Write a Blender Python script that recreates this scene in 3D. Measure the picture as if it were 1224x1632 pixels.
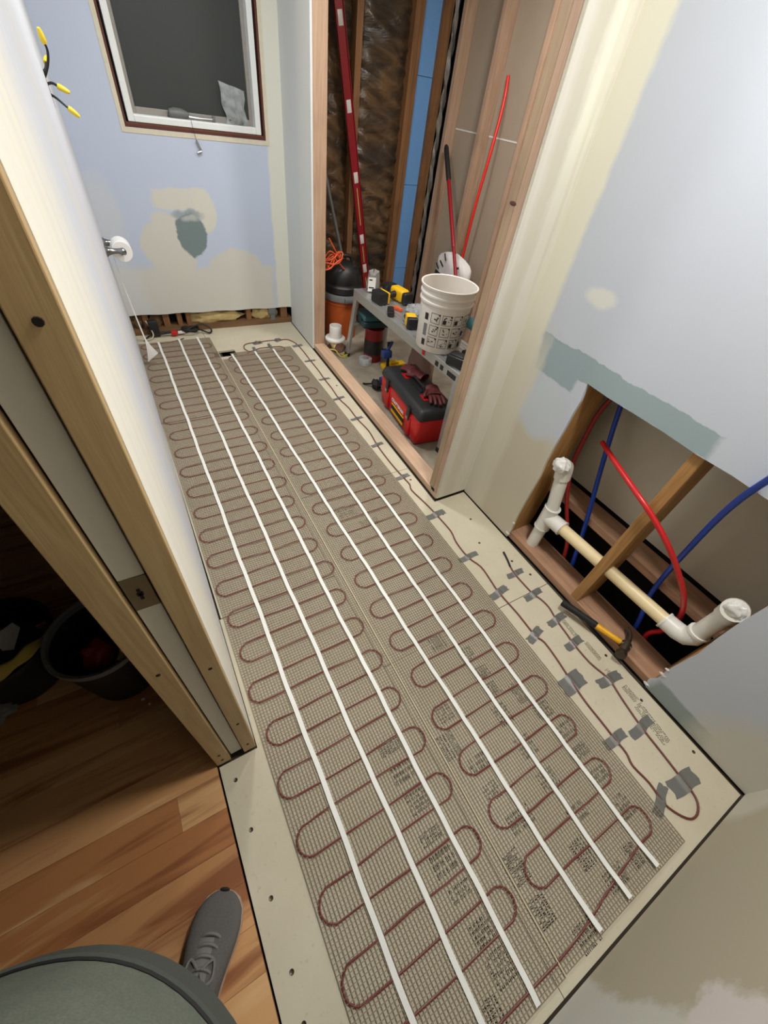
import bpy, bmesh, math, random
from mathutils import Vector, Matrix, Euler
random.seed(7)
PI = math.pi
scene = bpy.context.scene
C = scene.collection
for o in list(bpy.data.objects): bpy.data.objects.remove(o)

# ------------------------------------------------------------------ camera
# ultra-wide phone lens held 1.5 m above the floor; x = right, y = towards the window, z = up
CAM_H = 1.5
yaw, pitch, roll, fpx = 0.635240, 0.806448, 0.173483, 632.18
fwd = Vector((math.sin(yaw)*math.cos(pitch), math.cos(yaw)*math.cos(pitch), -math.sin(pitch)))
rt0 = Vector((math.cos(yaw), -math.sin(yaw), 0)); up0 = rt0.cross(fwd)
rt = math.cos(roll)*rt0 + math.sin(roll)*up0; up = -math.sin(roll)*rt0 + math.cos(roll)*up0
cd = bpy.data.cameras.new('camera'); cam = bpy.data.objects.new('camera', cd); C.objects.link(cam)
cd.sensor_width = 36; cd.sensor_fit = 'AUTO'; cd.lens = fpx/1632*36; cd.clip_start = 0.01
cam.matrix_world = Matrix(((rt.x, up.x, -fwd.x, 0), (rt.y, up.y, -fwd.y, 0), (rt.z, up.z, -fwd.z, CAM_H), (0, 0, 0, 1)))
scene.camera = cam

# ------------------------------------------------------------------ world and lights
wd = bpy.data.worlds.new('night'); scene.world = wd; wd.use_nodes = True
wd.node_tree.nodes['Background'].inputs[0].default_value = (0.35, 0.42, 0.6, 1)
wd.node_tree.nodes['Background'].inputs[1].default_value = 0.01
scene.view_settings.view_transform = 'Standard'; scene.view_settings.look = 'None'
scene.view_settings.gamma = 1; scene.view_settings.use_curve_mapping = False
scene.view_settings.exposure = 0.40
CEIL = 2.40
LAMPS = [((0.85, 0.30), 18.0, (1.0, 0.98, 0.945)), ((0.66, 2.15), 15.0, (1.0, 0.99, 0.975)), ((1.85, 2.00), 14.0, (1.0, 0.975, 0.94))]
for (lx, ly), w, col in LAMPS:
    ld = bpy.data.lights.new('ceiling_lamp_light', 'AREA'); ld.shape = 'DISK'; ld.size = 0.24
    ld.energy = w; ld.color = col
    lo = bpy.data.objects.new('ceiling_lamp_light', ld); lo.location = (lx, ly, CEIL-0.032); C.objects.link(lo)

# ------------------------------------------------------------------ mesh helpers
class MB:
    def __init__(s, M=None): s.v = []; s.f = []; s.M = M
    def add(s, vs, fs, M=None):
        n = len(s.v)
        for v in vs:
            v = Vector(v)
            if M is not None: v = M @ v
            if s.M is not None: v = s.M @ v
            s.v.append(v)
        s.f += [tuple(i+n for i in f) for f in fs]
        return s
    def box(s, x0, x1, y0, y1, z0, z1, M=None):
        return s.add([(x0,y0,z0),(x1,y0,z0),(x1,y1,z0),(x0,y1,z0),(x0,y0,z1),(x1,y0,z1),(x1,y1,z1),(x0,y1,z1)],
                     [(3,2,1,0),(4,5,6,7),(0,1,5,4),(1,2,6,5),(2,3,7,6),(3,0,4,7)], M)
    def cbox(s, c, d, M=None):
        return s.box(c[0]-d[0]/2, c[0]+d[0]/2, c[1]-d[1]/2, c[1]+d[1]/2, c[2]-d[2]/2, c[2]+d[2]/2, M)
    def rbox(s, x0, x1, y0, y1, z0, z1, r=.01, seg=2, M=None):
        bm = bmesh.new(); bmesh.ops.create_cube(bm, size=1)
        for v in bm.verts: v.co = ((x0+x1)/2+v.co.x*(x1-x0), (y0+y1)/2+v.co.y*(y1-y0), (z0+z1)/2+v.co.z*(z1-z0))
        bmesh.ops.bevel(bm, geom=list(bm.edges), offset=r, segments=seg, profile=.5, affect='EDGES')
        bm.verts.index_update()
        s.add([v.co.copy() for v in bm.verts], [tuple(v.index for v in f.verts) for f in bm.faces], M); bm.free()
        return s
    def tube(s, pts, r, n=8, closed=False, caps=True, M=None):
        pts = [Vector(p) for p in pts]; L = len(pts)
        rs = r if isinstance(r, (list, tuple)) else [r]*L
        tan = []
        for i in range(L):
            a = pts[(i-1) % L] if (closed or i > 0) else pts[0]
            b = pts[(i+1) % L] if (closed or i < L-1) else pts[-1]
            t = b-a
            tan.append(t.normalized() if t.length > 1e-9 else Vector((0,0,1)))
        ref = Vector((0,0,1)) if abs(tan[0].z) < .9 else Vector((1,0,0))
        nrm = (ref - tan[0]*ref.dot(tan[0])).normalized()
        vs = []
        for i in range(L):
            nrm = nrm - tan[i]*nrm.dot(tan[i])
            nrm = nrm.normalized() if nrm.length > 1e-6 else tan[i].orthogonal().normalized()
            bn = tan[i].cross(nrm)
            for k in range(n):
                a = 2*PI*k/n
                vs.append(pts[i] + (nrm*math.cos(a)+bn*math.sin(a))*rs[i])
        fs = []
        for i in range(L if closed else L-1):
            j = (i+1) % L
            for k in range(n):
                fs.append((i*n+k, i*n+(k+1) % n, j*n+(k+1) % n, j*n+k))
        if caps and not closed:
            fs.append(tuple(range(n-1, -1, -1))); fs.append(tuple((L-1)*n+k for k in range(n)))
        return s.add(vs, fs, M)
    def lathe(s, prof, c=(0,0,0), n=24, M=None, sx=1, sy=1):
        vs = []; fs = []; L = len(prof)
        for r, z in prof:
            for k in range(n):
                a = 2*PI*k/n; vs.append((c[0]+r*sx*math.cos(a), c[1]+r*sy*math.sin(a), c[2]+z))
        for i in range(L-1):
            for k in range(n): fs.append((i*n+k, i*n+(k+1) % n, (i+1)*n+(k+1) % n, (i+1)*n+k))
        if prof[0][0] > 1e-5: fs.append(tuple(range(n-1, -1, -1)))
        if prof[-1][0] > 1e-5: fs.append(tuple((L-1)*n+k for k in range(n)))
        return s.add(vs, fs, M)
    def ell(s, c, r, n=14, m=9, M=None):
        prof = [(max(math.sin(PI*i/m), 1e-6), -math.cos(PI*i/m)) for i in range(m+1)]
        vs = []; fs = []
        for a, z in prof:
            for k in range(n):
                t = 2*PI*k/n; vs.append((c[0]+r[0]*a*math.cos(t), c[1]+r[1]*a*math.sin(t), c[2]+r[2]*z))
        for i in range(m):
            for k in range(n): fs.append((i*n+k, i*n+(k+1) % n, (i+1)*n+(k+1) % n, (i+1)*n+k))
        return s.add(vs, fs, M)
    def prism(s, poly, a, b, axis='z', M=None):
        def P(u, v, w): return {'z': (u,v,w), 'x': (w,u,v), 'y': (u,w,v)}[axis]
        n = len(poly); vs = [P(u,v,a) for u,v in poly]+[P(u,v,b) for u,v in poly]
        fs = [tuple(range(n-1,-1,-1)), tuple(range(n,2*n))]+[(i,(i+1)%n,n+(i+1)%n,n+i) for i in range(n)]
        return s.add(vs, fs, M)
    def grid(s, fn, nu, nv, thick=0.0, M=None):
        vs = [Vector(fn(i/nu, j/nv)) for j in range(nv+1) for i in range(nu+1)]; W = nu+1
        fs = [(j*W+i, j*W+i+1, (j+1)*W+i+1, (j+1)*W+i) for j in range(nv) for i in range(nu)]
        if thick:
            ns = [Vector() for _ in vs]
            for f in fs:
                nn = (vs[f[1]]-vs[f[0]]).cross(vs[f[3]]-vs[f[0]])
                for i in f: ns[i] += nn
            off = len(vs); vs = vs+[v-(n.normalized() if n.length > 0 else Vector((0,0,1)))*thick for v, n in zip(vs, ns)]
            fs2 = [tuple(i+off for i in reversed(f)) for f in fs]
            edge = [j for j in range(W)]+[j*W+nu for j in range(1,nv+1)]+[nv*W+i for i in range(nu-1,-1,-1)]+[j*W for j in range(nv-1,0,-1)]
            side = [(edge[(k+1)%len(edge)], edge[k], edge[k]+off, edge[(k+1)%len(edge)]+off) for k in range(len(edge))]
            fs = fs+fs2+side
        return s.add(vs, fs, M)

def wloc(o):
    l = Vector((0,0,0))
    while o: l += o.location; o = o.parent
    return l
def obj(name, mb, m, parent=None, smooth=True, bev=0, ang=38, origin=None):
    me = bpy.data.meshes.new(name)
    if parent is None:
        if origin is None:
            xs = [v.x for v in mb.v]; ys = [v.y for v in mb.v]; zs = [v.z for v in mb.v]
            origin = Vector(((min(xs)+max(xs))/2, (min(ys)+max(ys))/2, min(zs)))
        off = Vector(origin)
    else: off = wloc(parent)
    me.from_pydata([tuple(v-off) for v in mb.v], [], mb.f)
    bm = bmesh.new(); bm.from_mesh(me); bmesh.ops.recalc_face_normals(bm, faces=bm.faces); bm.to_mesh(me); bm.free()
    me.materials.append(MAT[m] if isinstance(m, str) else m)
    if smooth:
        for p in me.polygons: p.use_smooth = True
        me.set_sharp_from_angle(angle=math.radians(ang))
    o = bpy.data.objects.new(name, me); C.objects.link(o)
    if parent is None: o.location = off
    else: o.parent = parent
    if bev:
        b = o.modifiers.new('bevel', 'BEVEL'); b.width = bev; b.segments = 2; b.limit_method = 'ANGLE'
    return o
def tag(o, label=None, cat=None, group=None, kind=None):
    if label: o['label'] = label
    if cat: o['category'] = cat
    if group: o['group'] = group
    if kind: o['kind'] = kind
    return o
def thing(name, label, cat, loc, group=None):
    o = bpy.data.objects.new(name, None); C.objects.link(o); o.location = loc
    o.empty_display_size = .05
    return tag(o, label, cat, group)
def struct(name, mb, m, label=None, **k):
    o = obj(name, mb, m, **k); o['kind'] = 'structure'
    if label: o['label'] = label
    return o
def text_mesh(name, txt, size, M, m, parent, extrude=.0006, align='CENTER'):
    cu = bpy.data.curves.new(name, 'FONT'); cu.body = txt; cu.size = size; cu.extrude = extrude
    cu.align_x = align; cu.align_y = 'CENTER'; cu.offset = size*.015
    to = bpy.data.objects.new(name, cu); C.objects.link(to)
    me = bpy.data.meshes.new_from_object(to.evaluated_get(bpy.context.evaluated_depsgraph_get()))
    bpy.data.objects.remove(to)
    mb = MB(); mb.add([v.co for v in me.vertices], [tuple(p.vertices) for p in me.polygons], M)
    return obj(name, mb, m, parent, smooth=False)
def catmull(pts, k=6):
    pts = [Vector(p) for p in pts]; out = []
    for i in range(len(pts)-1):
        p0 = pts[max(i-1,0)]; p1 = pts[i]; p2 = pts[i+1]; p3 = pts[min(i+2,len(pts)-1)]
        for j in range(k):
            t = j/k
            out.append(.5*((2*p1)+(p2-p0)*t+(2*p0-5*p1+4*p2-p3)*t*t+(3*p1-p0-3*p2+p3)*t**3))
    out.append(pts[-1]); return out
def T(x,y,z): return Matrix.Translation((x,y,z))
def RX(a): return Matrix.Rotation(math.radians(a),4,'X')
def RY(a): return Matrix.Rotation(math.radians(a),4,'Y')
def RZ(a): return Matrix.Rotation(math.radians(a),4,'Z')
def frame(p, xdir, zdir):
    x = Vector(xdir).normalized(); z = Vector(zdir); z = (z-x*z.dot(x)).normalized(); y = z.cross(x)
    return Matrix(((x.x,y.x,z.x,p[0]),(x.y,y.y,z.y,p[1]),(x.z,y.z,z.z,p[2]),(0,0,0,1)))

# ------------------------------------------------------------------ materials
MAT = {}
def lin(c):
    return tuple(((x/255)/12.92 if x/255 <= .04045 else ((x/255+.055)/1.055)**2.4) for x in c)+(1,)
def new(name):
    m = bpy.data.materials.new(name); m.use_nodes = True; MAT[name] = m
    nt = m.node_tree; return m, nt, nt.nodes['Principled BSDF']
def node(nt, t, **k):
    n = nt.nodes.new(t)
    for a, b in k.items(): setattr(n, a, b)
    return n
def mix(nt, fac, a, b):
    n = node(nt, 'ShaderNodeMix', data_type='RGBA')
    for s, v in ((0, fac), (6, a), (7, b)):
        if hasattr(v, 'links'): nt.links.new(v, n.inputs[s])
        else: n.inputs[s].default_value = v
    return n.outputs[2]
def noise(nt, co, scale, detail=4, rough=.55, dist=0):
    n = node(nt, 'ShaderNodeTexNoise'); n.inputs['Scale'].default_value = scale; n.inputs['Detail'].default_value = detail
    n.inputs['Roughness'].default_value = rough; n.inputs['Distortion'].default_value = dist
    nt.links.new(co, n.inputs['Vector']); return n.outputs['Fac']
def ramp(nt, v, a, b, lo=0., hi=1.):
    n = node(nt, 'ShaderNodeMapRange'); n.clamp = True
    nt.links.new(v, n.inputs[0])
    for i, x in enumerate((a, b, lo, hi)): n.inputs[i+1].default_value = x
    return n.outputs[0]
def mth(nt, op, a, b=None):
    n = node(nt, 'ShaderNodeMath', operation=op)
    for i, v in enumerate((a, b)):
        if v is None: continue
        if hasattr(v, 'links'): nt.links.new(v, n.inputs[i])
        else: n.inputs[i].default_value = v
    return n.outputs[0]
def coords(nt, scale=(1,1,1), world=False):
    mp = node(nt, 'ShaderNodeMapping'); mp.inputs['Scale'].default_value = scale
    if world: nt.links.new(node(nt, 'ShaderNodeNewGeometry').outputs['Position'], mp.inputs[0])
    else: nt.links.new(node(nt, 'ShaderNodeTexCoord').outputs['Object'], mp.inputs[0])
    return mp.outputs[0]
def bump(nt, bs, h, st, d=.002):
    b = node(nt, 'ShaderNodeBump'); b.inputs['Strength'].default_value = st; b.inputs['Distance'].default_value = d
    nt.links.new(h, b.inputs['Height']); nt.links.new(b.outputs[0], bs.inputs['Normal'])
def plain(name, col, rough=.5, metal=0, var=.12, scale=30, bmp=.1, spec=None, coat=0):
    m, nt, bs = new(name); co = coords(nt)
    f = noise(nt, co, scale); c = lin(col)
    lo = tuple(x*(1-var) for x in c[:3])+(1,); hi = tuple(min(1, x*(1+var)) for x in c[:3])+(1,)
    nt.links.new(mix(nt, f, lo, hi), bs.inputs['Base Color'])
    bs.inputs['Roughness'].default_value = rough; bs.inputs['Metallic'].default_value = metal
    if spec is not None: bs.inputs['Specular IOR Level'].default_value = spec
    if coat: bs.inputs['Coat Weight'].default_value = coat
    if bmp: bump(nt, bs, f, bmp)
    return m
def wood(name, c1, c2, axis, rough=.65, knots=.2, scale=1.0, world=True, dirt=None):
    m, nt, bs = new(name)
    sc = [22*scale]*3; sc['xyz'.index(axis)] = 1.3*scale
    co = coords(nt, sc, world); f = noise(nt, co, 2.2, 5, .6, 1.2)
    sc2 = [90*scale]*3; sc2['xyz'.index(axis)] = 3*scale
    g = noise(nt, coords(nt, sc2, world), 2, 2)
    f = mth(nt, 'ADD', mth(nt, 'MULTIPLY', f, .75), mth(nt, 'MULTIPLY', g, .25))
    col = mix(nt, ramp(nt, f, .33, .68), lin(c1), lin(c2))
    big = noise(nt, coords(nt, (1,1,1), world), 4, 3)
    col = mix(nt, ramp(nt, big, .55, .8, 0, knots), col, lin([x*.55 for x in c2]))
    if dirt:
        d = noise(nt, coords(nt, (1,1,1), world), 9, 5, .7)
        col = mix(nt, ramp(nt, d, .5, .75, 0, .7), col, lin(dirt))
    nt.links.new(col, bs.inputs['Base Color']); bs.inputs['Roughness'].default_value = rough
    bump(nt, bs, f, .25, .002); return m
def wallmat(name, base, ax, patches, var=.04, rough=.7, streak=None):
    """painted drywall: base paint and joint-compound patches with ragged outlines; ax = the two world axes of the wall.
    patch = (shape, cu, cv, ru, rv, colour, softness, raggedness, opacity)"""
    m, nt, bs = new(name)
    geo = node(nt, 'ShaderNodeNewGeometry').outputs['Position']
    sep = node(nt, 'ShaderNodeSeparateXYZ'); nt.links.new(geo, sep.inputs[0])
    u0 = sep.outputs['XYZ'.index(ax[0].upper())]; v0 = sep.outputs['XYZ'.index(ax[1].upper())]
    n1 = noise(nt, geo, 9, 5, .62); 
    off = node(nt, 'ShaderNodeVectorMath', operation='ADD'); nt.links.new(geo, off.inputs[0]); off.inputs[1].default_value = (5.2, 3.1, 7.7)
    n2 = noise(nt, off.outputs[0], 8, 5, .62)
    f = noise(nt, geo, 2.5, 3); c = lin(base)
    col = mix(nt, f, tuple(x*(1-var) for x in c[:3])+(1,), tuple(min(1,x*(1+var)) for x in c[:3])+(1,))
    for shape, cu, cv, ru, rv, pc, soft, rag, op in patches:
        du = mth(nt, 'ADD', mth(nt, 'SUBTRACT', u0, cu), mth(nt, 'MULTIPLY', mth(nt, 'SUBTRACT', n1, .5), rag))
        dv = mth(nt, 'ADD', mth(nt, 'SUBTRACT', v0, cv), mth(nt, 'MULTIPLY', mth(nt, 'SUBTRACT', n2, .5), rag))
        du = mth(nt, 'ABSOLUTE', mth(nt, 'DIVIDE', du, ru)); dv = mth(nt, 'ABSOLUTE', mth(nt, 'DIVIDE', dv, rv))
        if shape == 'e': d = mth(nt, 'SQRT', mth(nt, 'ADD', mth(nt, 'MULTIPLY', du, du), mth(nt, 'MULTIPLY', dv, dv)))
        else: d = mth(nt, 'MAXIMUM', du, dv)
        k = ramp(nt, d, 1-soft, 1+soft, op, 0)
        col = mix(nt, k, col, lin(pc))
    if streak:   # trowel streaks drawn along one axis
        sc = [26,26,26]; sc['xyz'.index(streak[0])] = .8
        s = noise(nt, coords(nt, sc, True), 1, 3)
        col = mix(nt, ramp(nt, s, .5, .72, 0, streak[2]), col, lin(streak[1]))
    nt.links.new(col, bs.inputs['Base Color']); bs.inputs['Roughness'].default_value = rough
    fine = noise(nt, geo, 160, 2); bump(nt, bs, mth(nt, 'ADD', mth(nt,'MULTIPLY',fine,.3), n1), .12, .004)
    return m

CREAM = (228,220,196); BLUE = (192,203,222); TEAL = (150,166,170)
wallmat('paint_back', BLUE, 'xz', [
    ('r', .50, .10, .585, .355, (208,207,198), .05, .10, 1),
    ('e', .37, .58, .17, .20, (210,208,198), .08, .12, 1),
    ('e', .80, .44, .20, .13, (208,207,198), .08, .10, 1),
    ('r', .49, .855, .16, .055, (212,210,200), .10, .07, 1),
    ('e', .64, .79, .065, .12, (214,212,200), .10, .07, 1),
    ('e', .52, .765, .09, .035, (150,162,164), .25, .10, .9),
    ('e', .53, .65, .098, .125, (118,134,136), .05, .09, 1),
    ('e', .54, .745, .05, .02, (190,194,190), .4, .10, .8),
    ('r', 1.19, 1.2, .085, 1.5, (222,222,208), .10, .03, .95),
    ('e', .02, .75, .10, .2, (208,212,216), .3, .10, .7),
    ('e', .03, .15, .12, .4, (210,214,214), .25, .10, .7)])
wallmat('paint_left', (230,225,210), 'yz', [
    ('r', 2.25, 1.2, 1.45, 2.0, (212,217,228), .13, .18, .85),
    ('r', 1.35, .5, .10, .9, (226,222,212), .5, .15, .6)], streak=('z', (206,208,214), .45))
wallmat('paint_right', (194,200,210), 'yz', [
    ('r', .96, .26, .23, .33, (200,193,172), .10, .08, 1),
    ('e', .88, .68, .10, .13, (196,204,210), .15, .07, 1),
    ('r', .655, .907, .355, .041, TEAL, .03, .045, 1),
    ('r', .905, .875, .10, .065, (152,170,176), .05, .04, 1),
    ('r', 1.095, 1.4, .075, 1.6, (226,223,206), .16, .04, 1),
    ('r', 1.06, .35, .085, .55, (214,209,192), .2, .05, .9),
    ('r', -.22, .03, .12, .055, (146,158,156), .1, .04, 1),
    ('e', -.44, .10, .16, .20, (208,204,190), .3, .10, .9),
    ('e', .86, 1.12, .055, .026, (220,220,212), .25, .04, .9)])
wallmat('paint_return', (212,208,196), 'xz', [
    ('r', 1.23, .9, .03, 1.6, (196,189,170), .5, .03, .6),
    ('r', 1.30, 1.75, .035, .35, (230,230,214), .4, .04, .9)], streak=('z', (192,184,166), .4))
wallmat('paint_near', (184,176,154), 'xz', [
    ('r', .18, .4, .35, .7, (206,206,196), .04, .14, 1),
    ('r', .30, .62, .30, .22, (218,210,204), .04, .14, 1),
    ('e', 1.36, .06, .15, .14, (206,202,188), .2, .06, .9)])
wallmat('paint_partition', (212,216,216), 'yz', [('r', 3.10, .8, .10, 1.6, (222,222,212), .3, .05, .6)])
plain('paint_ceiling', (232,230,222), .8)
plain('drywall_paper', (168,152,132), .85, var=.06, scale=6)
plain('chase_paper', (216,209,190), .85, var=.10, scale=5)
plain('gypsum_edge', (196,190,172), .9, var=.2, scale=90)
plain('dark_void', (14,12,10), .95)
plain('hall_wall', (150,146,138), .8)
plain('subfloor', (70,60,48), .9)
wood('stud_new_z', (192,162,136), (166,134,110), 'z', knots=.3); wood('stud_new_y', (212,182,154), (188,154,126), 'y')
wood('stud_warm_z', (178,154,124), (156,130,102), 'z', knots=.35)
wood('stud_old_z', (146,102,62), (104,72,44), 'z', knots=.45); wood('stud_old_y', (160,120,88), (110,76,50), 'y', knots=.5, dirt=(70,50,36))
wood('stud_old_x', (134,100,64), (98,70,44), 'x', knots=.4)
wood('stud_hole_z', (188,142,86), (146,104,56), 'z', knots=.3)
wood('plate_y', (188,148,118), (150,112,86), 'y', knots=.3)
wood('plate_dirty_y', (150,116,88), (104,76,54), 'y', knots=.5, dirt=(84,60,46))
wood('jamb_z', (194,166,120), (172,142,98), 'z', rough=.55, knots=.12)
wood('window_wood', (120,70,46), (84,46,30), 'x')

# cement backer board: beige with soft dust stains and small speckles
m, nt, bs = new('backer_board'); co = coords(nt, world=True)
a = noise(nt, co, 2.6, 5, .6); b = noise(nt, co, 60, 3)
c = mix(nt, ramp(nt, a, .3, .7), lin((194,185,160)), lin((208,200,178)))
c = mix(nt, ramp(nt, b, .62, .75, 0, .35), c, lin((150,138,110)))
nt.links.new(c, bs.inputs['Base Color']); bs.inputs['Roughness'].default_value = .85; bump(nt, bs, b, .15)
# shower slab
m, nt, bs = new('concrete'); co = coords(nt, world=True)
a = noise(nt, co, 4, 6, .65); b = noise(nt, co, 40, 4)
c = mix(nt, ramp(nt, a, .35, .65), lin((122,114,100)), lin((160,150,132)))
c = mix(nt, ramp(nt, b, .6, .8, 0, .5), c, lin((186,180,166)))
nt.links.new(c, bs.inputs['Base Color']); bs.inputs['Roughness'].default_value = .8; bump(nt, bs, b, .3)
# hallway planks: one tone per plank, dark heartwood streaks
m, nt, bs = new('hall_plank')
oi = node(nt, 'ShaderNodeObjectInfo').outputs['Random']
co = coords(nt, (1.2, 14, 1), True); add = node(nt, 'ShaderNodeVectorMath', operation='ADD'); nt.links.new(co, add.inputs[0])
cmb = node(nt, 'ShaderNodeCombineXYZ'); nt.links.new(mth(nt, 'MULTIPLY', oi, 40), cmb.inputs[0]); nt.links.new(mth(nt, 'MULTIPLY', oi, 23), cmb.inputs[2]); nt.links.new(cmb.outputs[0], add.inputs[1])
f = noise(nt, add.outputs[0], 1.3, 4, .55, .6)
c = mix(nt, oi, lin((212,166,114)), lin((170,112,66)))
c = mix(nt, ramp(nt, f, .52, .66, 0, .85), c, lin((134,80,46)))
c = mix(nt, ramp(nt, f, .28, .42, .6, 0), c, lin((222,184,134)))
nt.links.new(c, bs.inputs['Base Color']); bs.inputs['Roughness'].default_value = .38; bump(nt, bs, f, .05)
# insulation behind film
m, nt, bs = new('insulation_film'); co = coords(nt, (3, 3, 7), True)
a = noise(nt, co, 1.6, 6, .6, 1.5); b = noise(nt, co, .7, 3, .5)
c = mix(nt, ramp(nt, a, .35, .65), lin((58,48,38)), lin((118,90,60)))
c = mix(nt, ramp(nt, b, .45, .62, 0, .8), c, lin((44,41,38)))
nt.links.new(c, bs.inputs['Base Color']); bs.inputs['Roughness'].default_value = .28; bump(nt, bs, a, .6, .02)
plain('insulation_yellow', (190,168,116), .95, var=.45, scale=28, bmp=1)
plain('insulation_brown', (96,74,46), .95, var=.5, scale=20, bmp=1)
plain('foam_blue', (108,158,214), .7, var=.06, scale=50)
plain('foil', (128,122,114), .5, .3, var=.5, scale=30, bmp=1)
plain('mesh_strand', (146,132,113), .8); plain('cable_red', (108,52,45), .55); plain('tape_white', (234,234,228), .6, var=.04)
plain('duct_tape', (118,118,114), .45, .25, var=.15, scale=60); plain('print_black', (40,37,33), .8)
plain('print_soft', (112,102,80), .9)
plain('pvc_white', (226,224,216), .35, var=.04); plain('pvc_aged', (232,212,166), .4, var=.08, scale=12); plain('plastic_wrap', (228,226,222), .25, var=.1, scale=60, bmp=1)
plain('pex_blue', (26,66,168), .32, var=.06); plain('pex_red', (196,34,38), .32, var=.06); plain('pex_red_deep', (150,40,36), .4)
plain('black_plastic', (28,28,29), .45); plain('black_rubber', (22,22,22), .7); plain('grey_plastic', (110,112,112), .5)
plain('steel', (170,170,168), .35, .9, var=.1); plain('steel_dark', (96,84,74), .45, .85); plain('aluminium', (188,190,188), .38, .75, var=.08, scale=20)
plain('bucket_white', (226,221,213), .4, var=.05, scale=8); plain('bucket_orange', (184,86,34), .5); plain('yellow', (236,186,20), .45, var=.06); plain('hammer_yellow', (238,176,24), .4, var=.06)
plain('tool_red', (190,22,26), .35, var=.06); plain('tool_black', (38,40,42), .5); plain('leather', (98,40,40), .55, var=.4, scale=24, bmp=.7)
plain('level_red', (132,20,32), .3, var=.06); plain('pole_red', (148,24,34), .35); plain('pex_orange_red', (226,44,34), .35)
plain('level_window', (206,200,196), .4); plain('teal', (52,92,96), .45); plain('teal_dark', (24,54,58), .45)
plain('blue_tool', (32,56,112), .45); plain('paper_white', (232,228,224), .8, var=.05); plain('tp_white', (244,243,240), .9, var=.02)
plain('orange_cord', (226,92,44), .5); plain('chrome', (150,152,154), .22, .95); plain('door_white', (206,204,194), .45, var=.03)
plain('latch_brass', (132,122,98), .4, .7); plain('screw_hole', (24,14,8), .9); plain('vinyl_white', (232,236,234), .35, var=.03); plain('vinyl_grey', (150,146,140), .4)
plain('screen_dark', (50,55,53), .55, var=.1, scale=400); plain('trim_tan', (214,206,184), .7); plain('brown_gap', (88,46,32), .7)
plain('wire_black', (24,22,22), .5); plain('wirenut_yellow', (238,208,60), .4); plain('wire_beige', (206,192,160), .5)
plain('bin_dark', (30,31,32), .5); plain('bin_rim', (122,124,126), .5); plain('crumple_grey', (132,130,126), .85, var=.3, scale=18, bmp=1); plain('towel_yellow', (190,170,84), .9, var=.25, bmp=.6)
plain('card_grey', (178,178,176), .8); plain('brown_card', (150,110,90), .8); plain('paper_brown', (150,124,110), .85, var=.2, scale=14, bmp=.8)
plain('denim', (44,50,62), .9, var=.2, scale=200); plain('skin', (206,156,128), .55, var=.06); plain('hair', (60,44,32), .7, var=.3, scale=90, bmp=.6)
plain('shoe_knit', (98,95,92), .9, var=.3, scale=300, bmp=.5); plain('shoe_lace', (120,118,114), .85); plain('shoe_sole', (196,170,156), .6)
plain('lamp_trim', (235,235,232), .4)
m, nt, bs = new('shirt'); co = coords(nt, (1, 1, 1)); f = noise(nt, co, 420, 3, .7); g = noise(nt, co, 14, 4)
c = mix(nt, f, lin((72,78,68)), lin((116,122,108))); c = mix(nt, ramp(nt, g, .4, .7, 0, .35), c, lin((70,78,70)))
nt.links.new(c, bs.inputs['Base Color']); bs.inputs['Roughness'].default_value = .95; bump(nt, bs, g, .4, .01)
plain('shirt_hem', (64,69,63), .95, scale=300)
m, nt, bs = new('clear_bag'); co = coords(nt); f = noise(nt, co, 26, 5, .6, 1)
bs.inputs['Base Color'].default_value = lin((214,220,222)); bs.inputs['Roughness'].default_value = .15; bs.inputs['Alpha'].default_value = .42; bump(nt, bs, f, 1, .02)
m, nt, bs = new('clear_film'); bs.inputs['Base Color'].default_value = lin((206,204,198)); bs.inputs['Roughness'].default_value = .2; bs.inputs['Alpha'].default_value = .3
m, nt, bs = new('glass_night'); bs.inputs['Base Color'].default_value = (.01,.012,.012,1); bs.inputs['Roughness'].default_value = .05
m, nt, bs = new('lamp_glow'); bs.inputs['Emission Color'].default_value = (1,.95,.88,1); bs.inputs['Emission Strength'].default_value = 6
# ------------------------------------------------------------------ the setting
YB = 3.51          # face of the far wall
XR = 1.36          # face of the vanity wall
YN = -0.495        # face of the near wall
YP = 1.12          # face of the return beside the shower
YJ = 0.405         # end of the pocket-door wall
def xs(y): return 1.165 + (y-1.12)*0.028      # the shower sill runs slightly off square
def xl(y): return -0.046 + (y-YJ)*0.0085      # face of the left wall

# bathroom floor: subfloor with cement boards laid on it
DX0, DX1, DY0, DY1 = .512, .612, 3.03, 3.125     # square floor opening
mb = MB()
mb.box(-.165, DX0, YN-.1, YB+.1, -.04, -.013); mb.box(DX1, 1.373, YN-.1, YB+.1, -.04, -.013)
mb.box(DX0, DX1, YN-.1, DY0, -.04, -.013); mb.box(DX0, DX1, DY1, YB+.1, -.04, -.013)
floor = struct('floor', mb, 'subfloor', 'bathroom subfloor under beige cement backer boards')
g = .0016
def board(x0, x1, y0, y1, poly=None):
    mb = MB()
    mb.prism(poly or [(x0+g,y0+g),(x1-g,y0+g),(x1-g,y1-g),(x0+g,y1-g)], -.0128, 0)
    return obj('backer_board', mb, 'backer_board', floor, smooth=False)
board(0,0,0,0, [(-.163,YN+.005),(.455,YN+.005),(.455,.9),(-.04,.9),(-.044,.4),(-.163,.4)])
board(-.036, .456, .903, 2.30); board(-.030, .456, 2.303, 3.36)
board(0,0,0,0, [(.457,YN+.005),(XR-.014,YN+.005),(XR-.010,.443),(.457,.443)])
board(0,0,0,0, [(.457,.446),(XR-.010,.446),(XR-.006,YP-.004),(1.150,YP-.004),(1.158,1.41),(.457,1.41)])
board(0,0,0,0, [(.457,1.413),(1.158,1.413),(1.196,2.80),(.457,2.80)])
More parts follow.
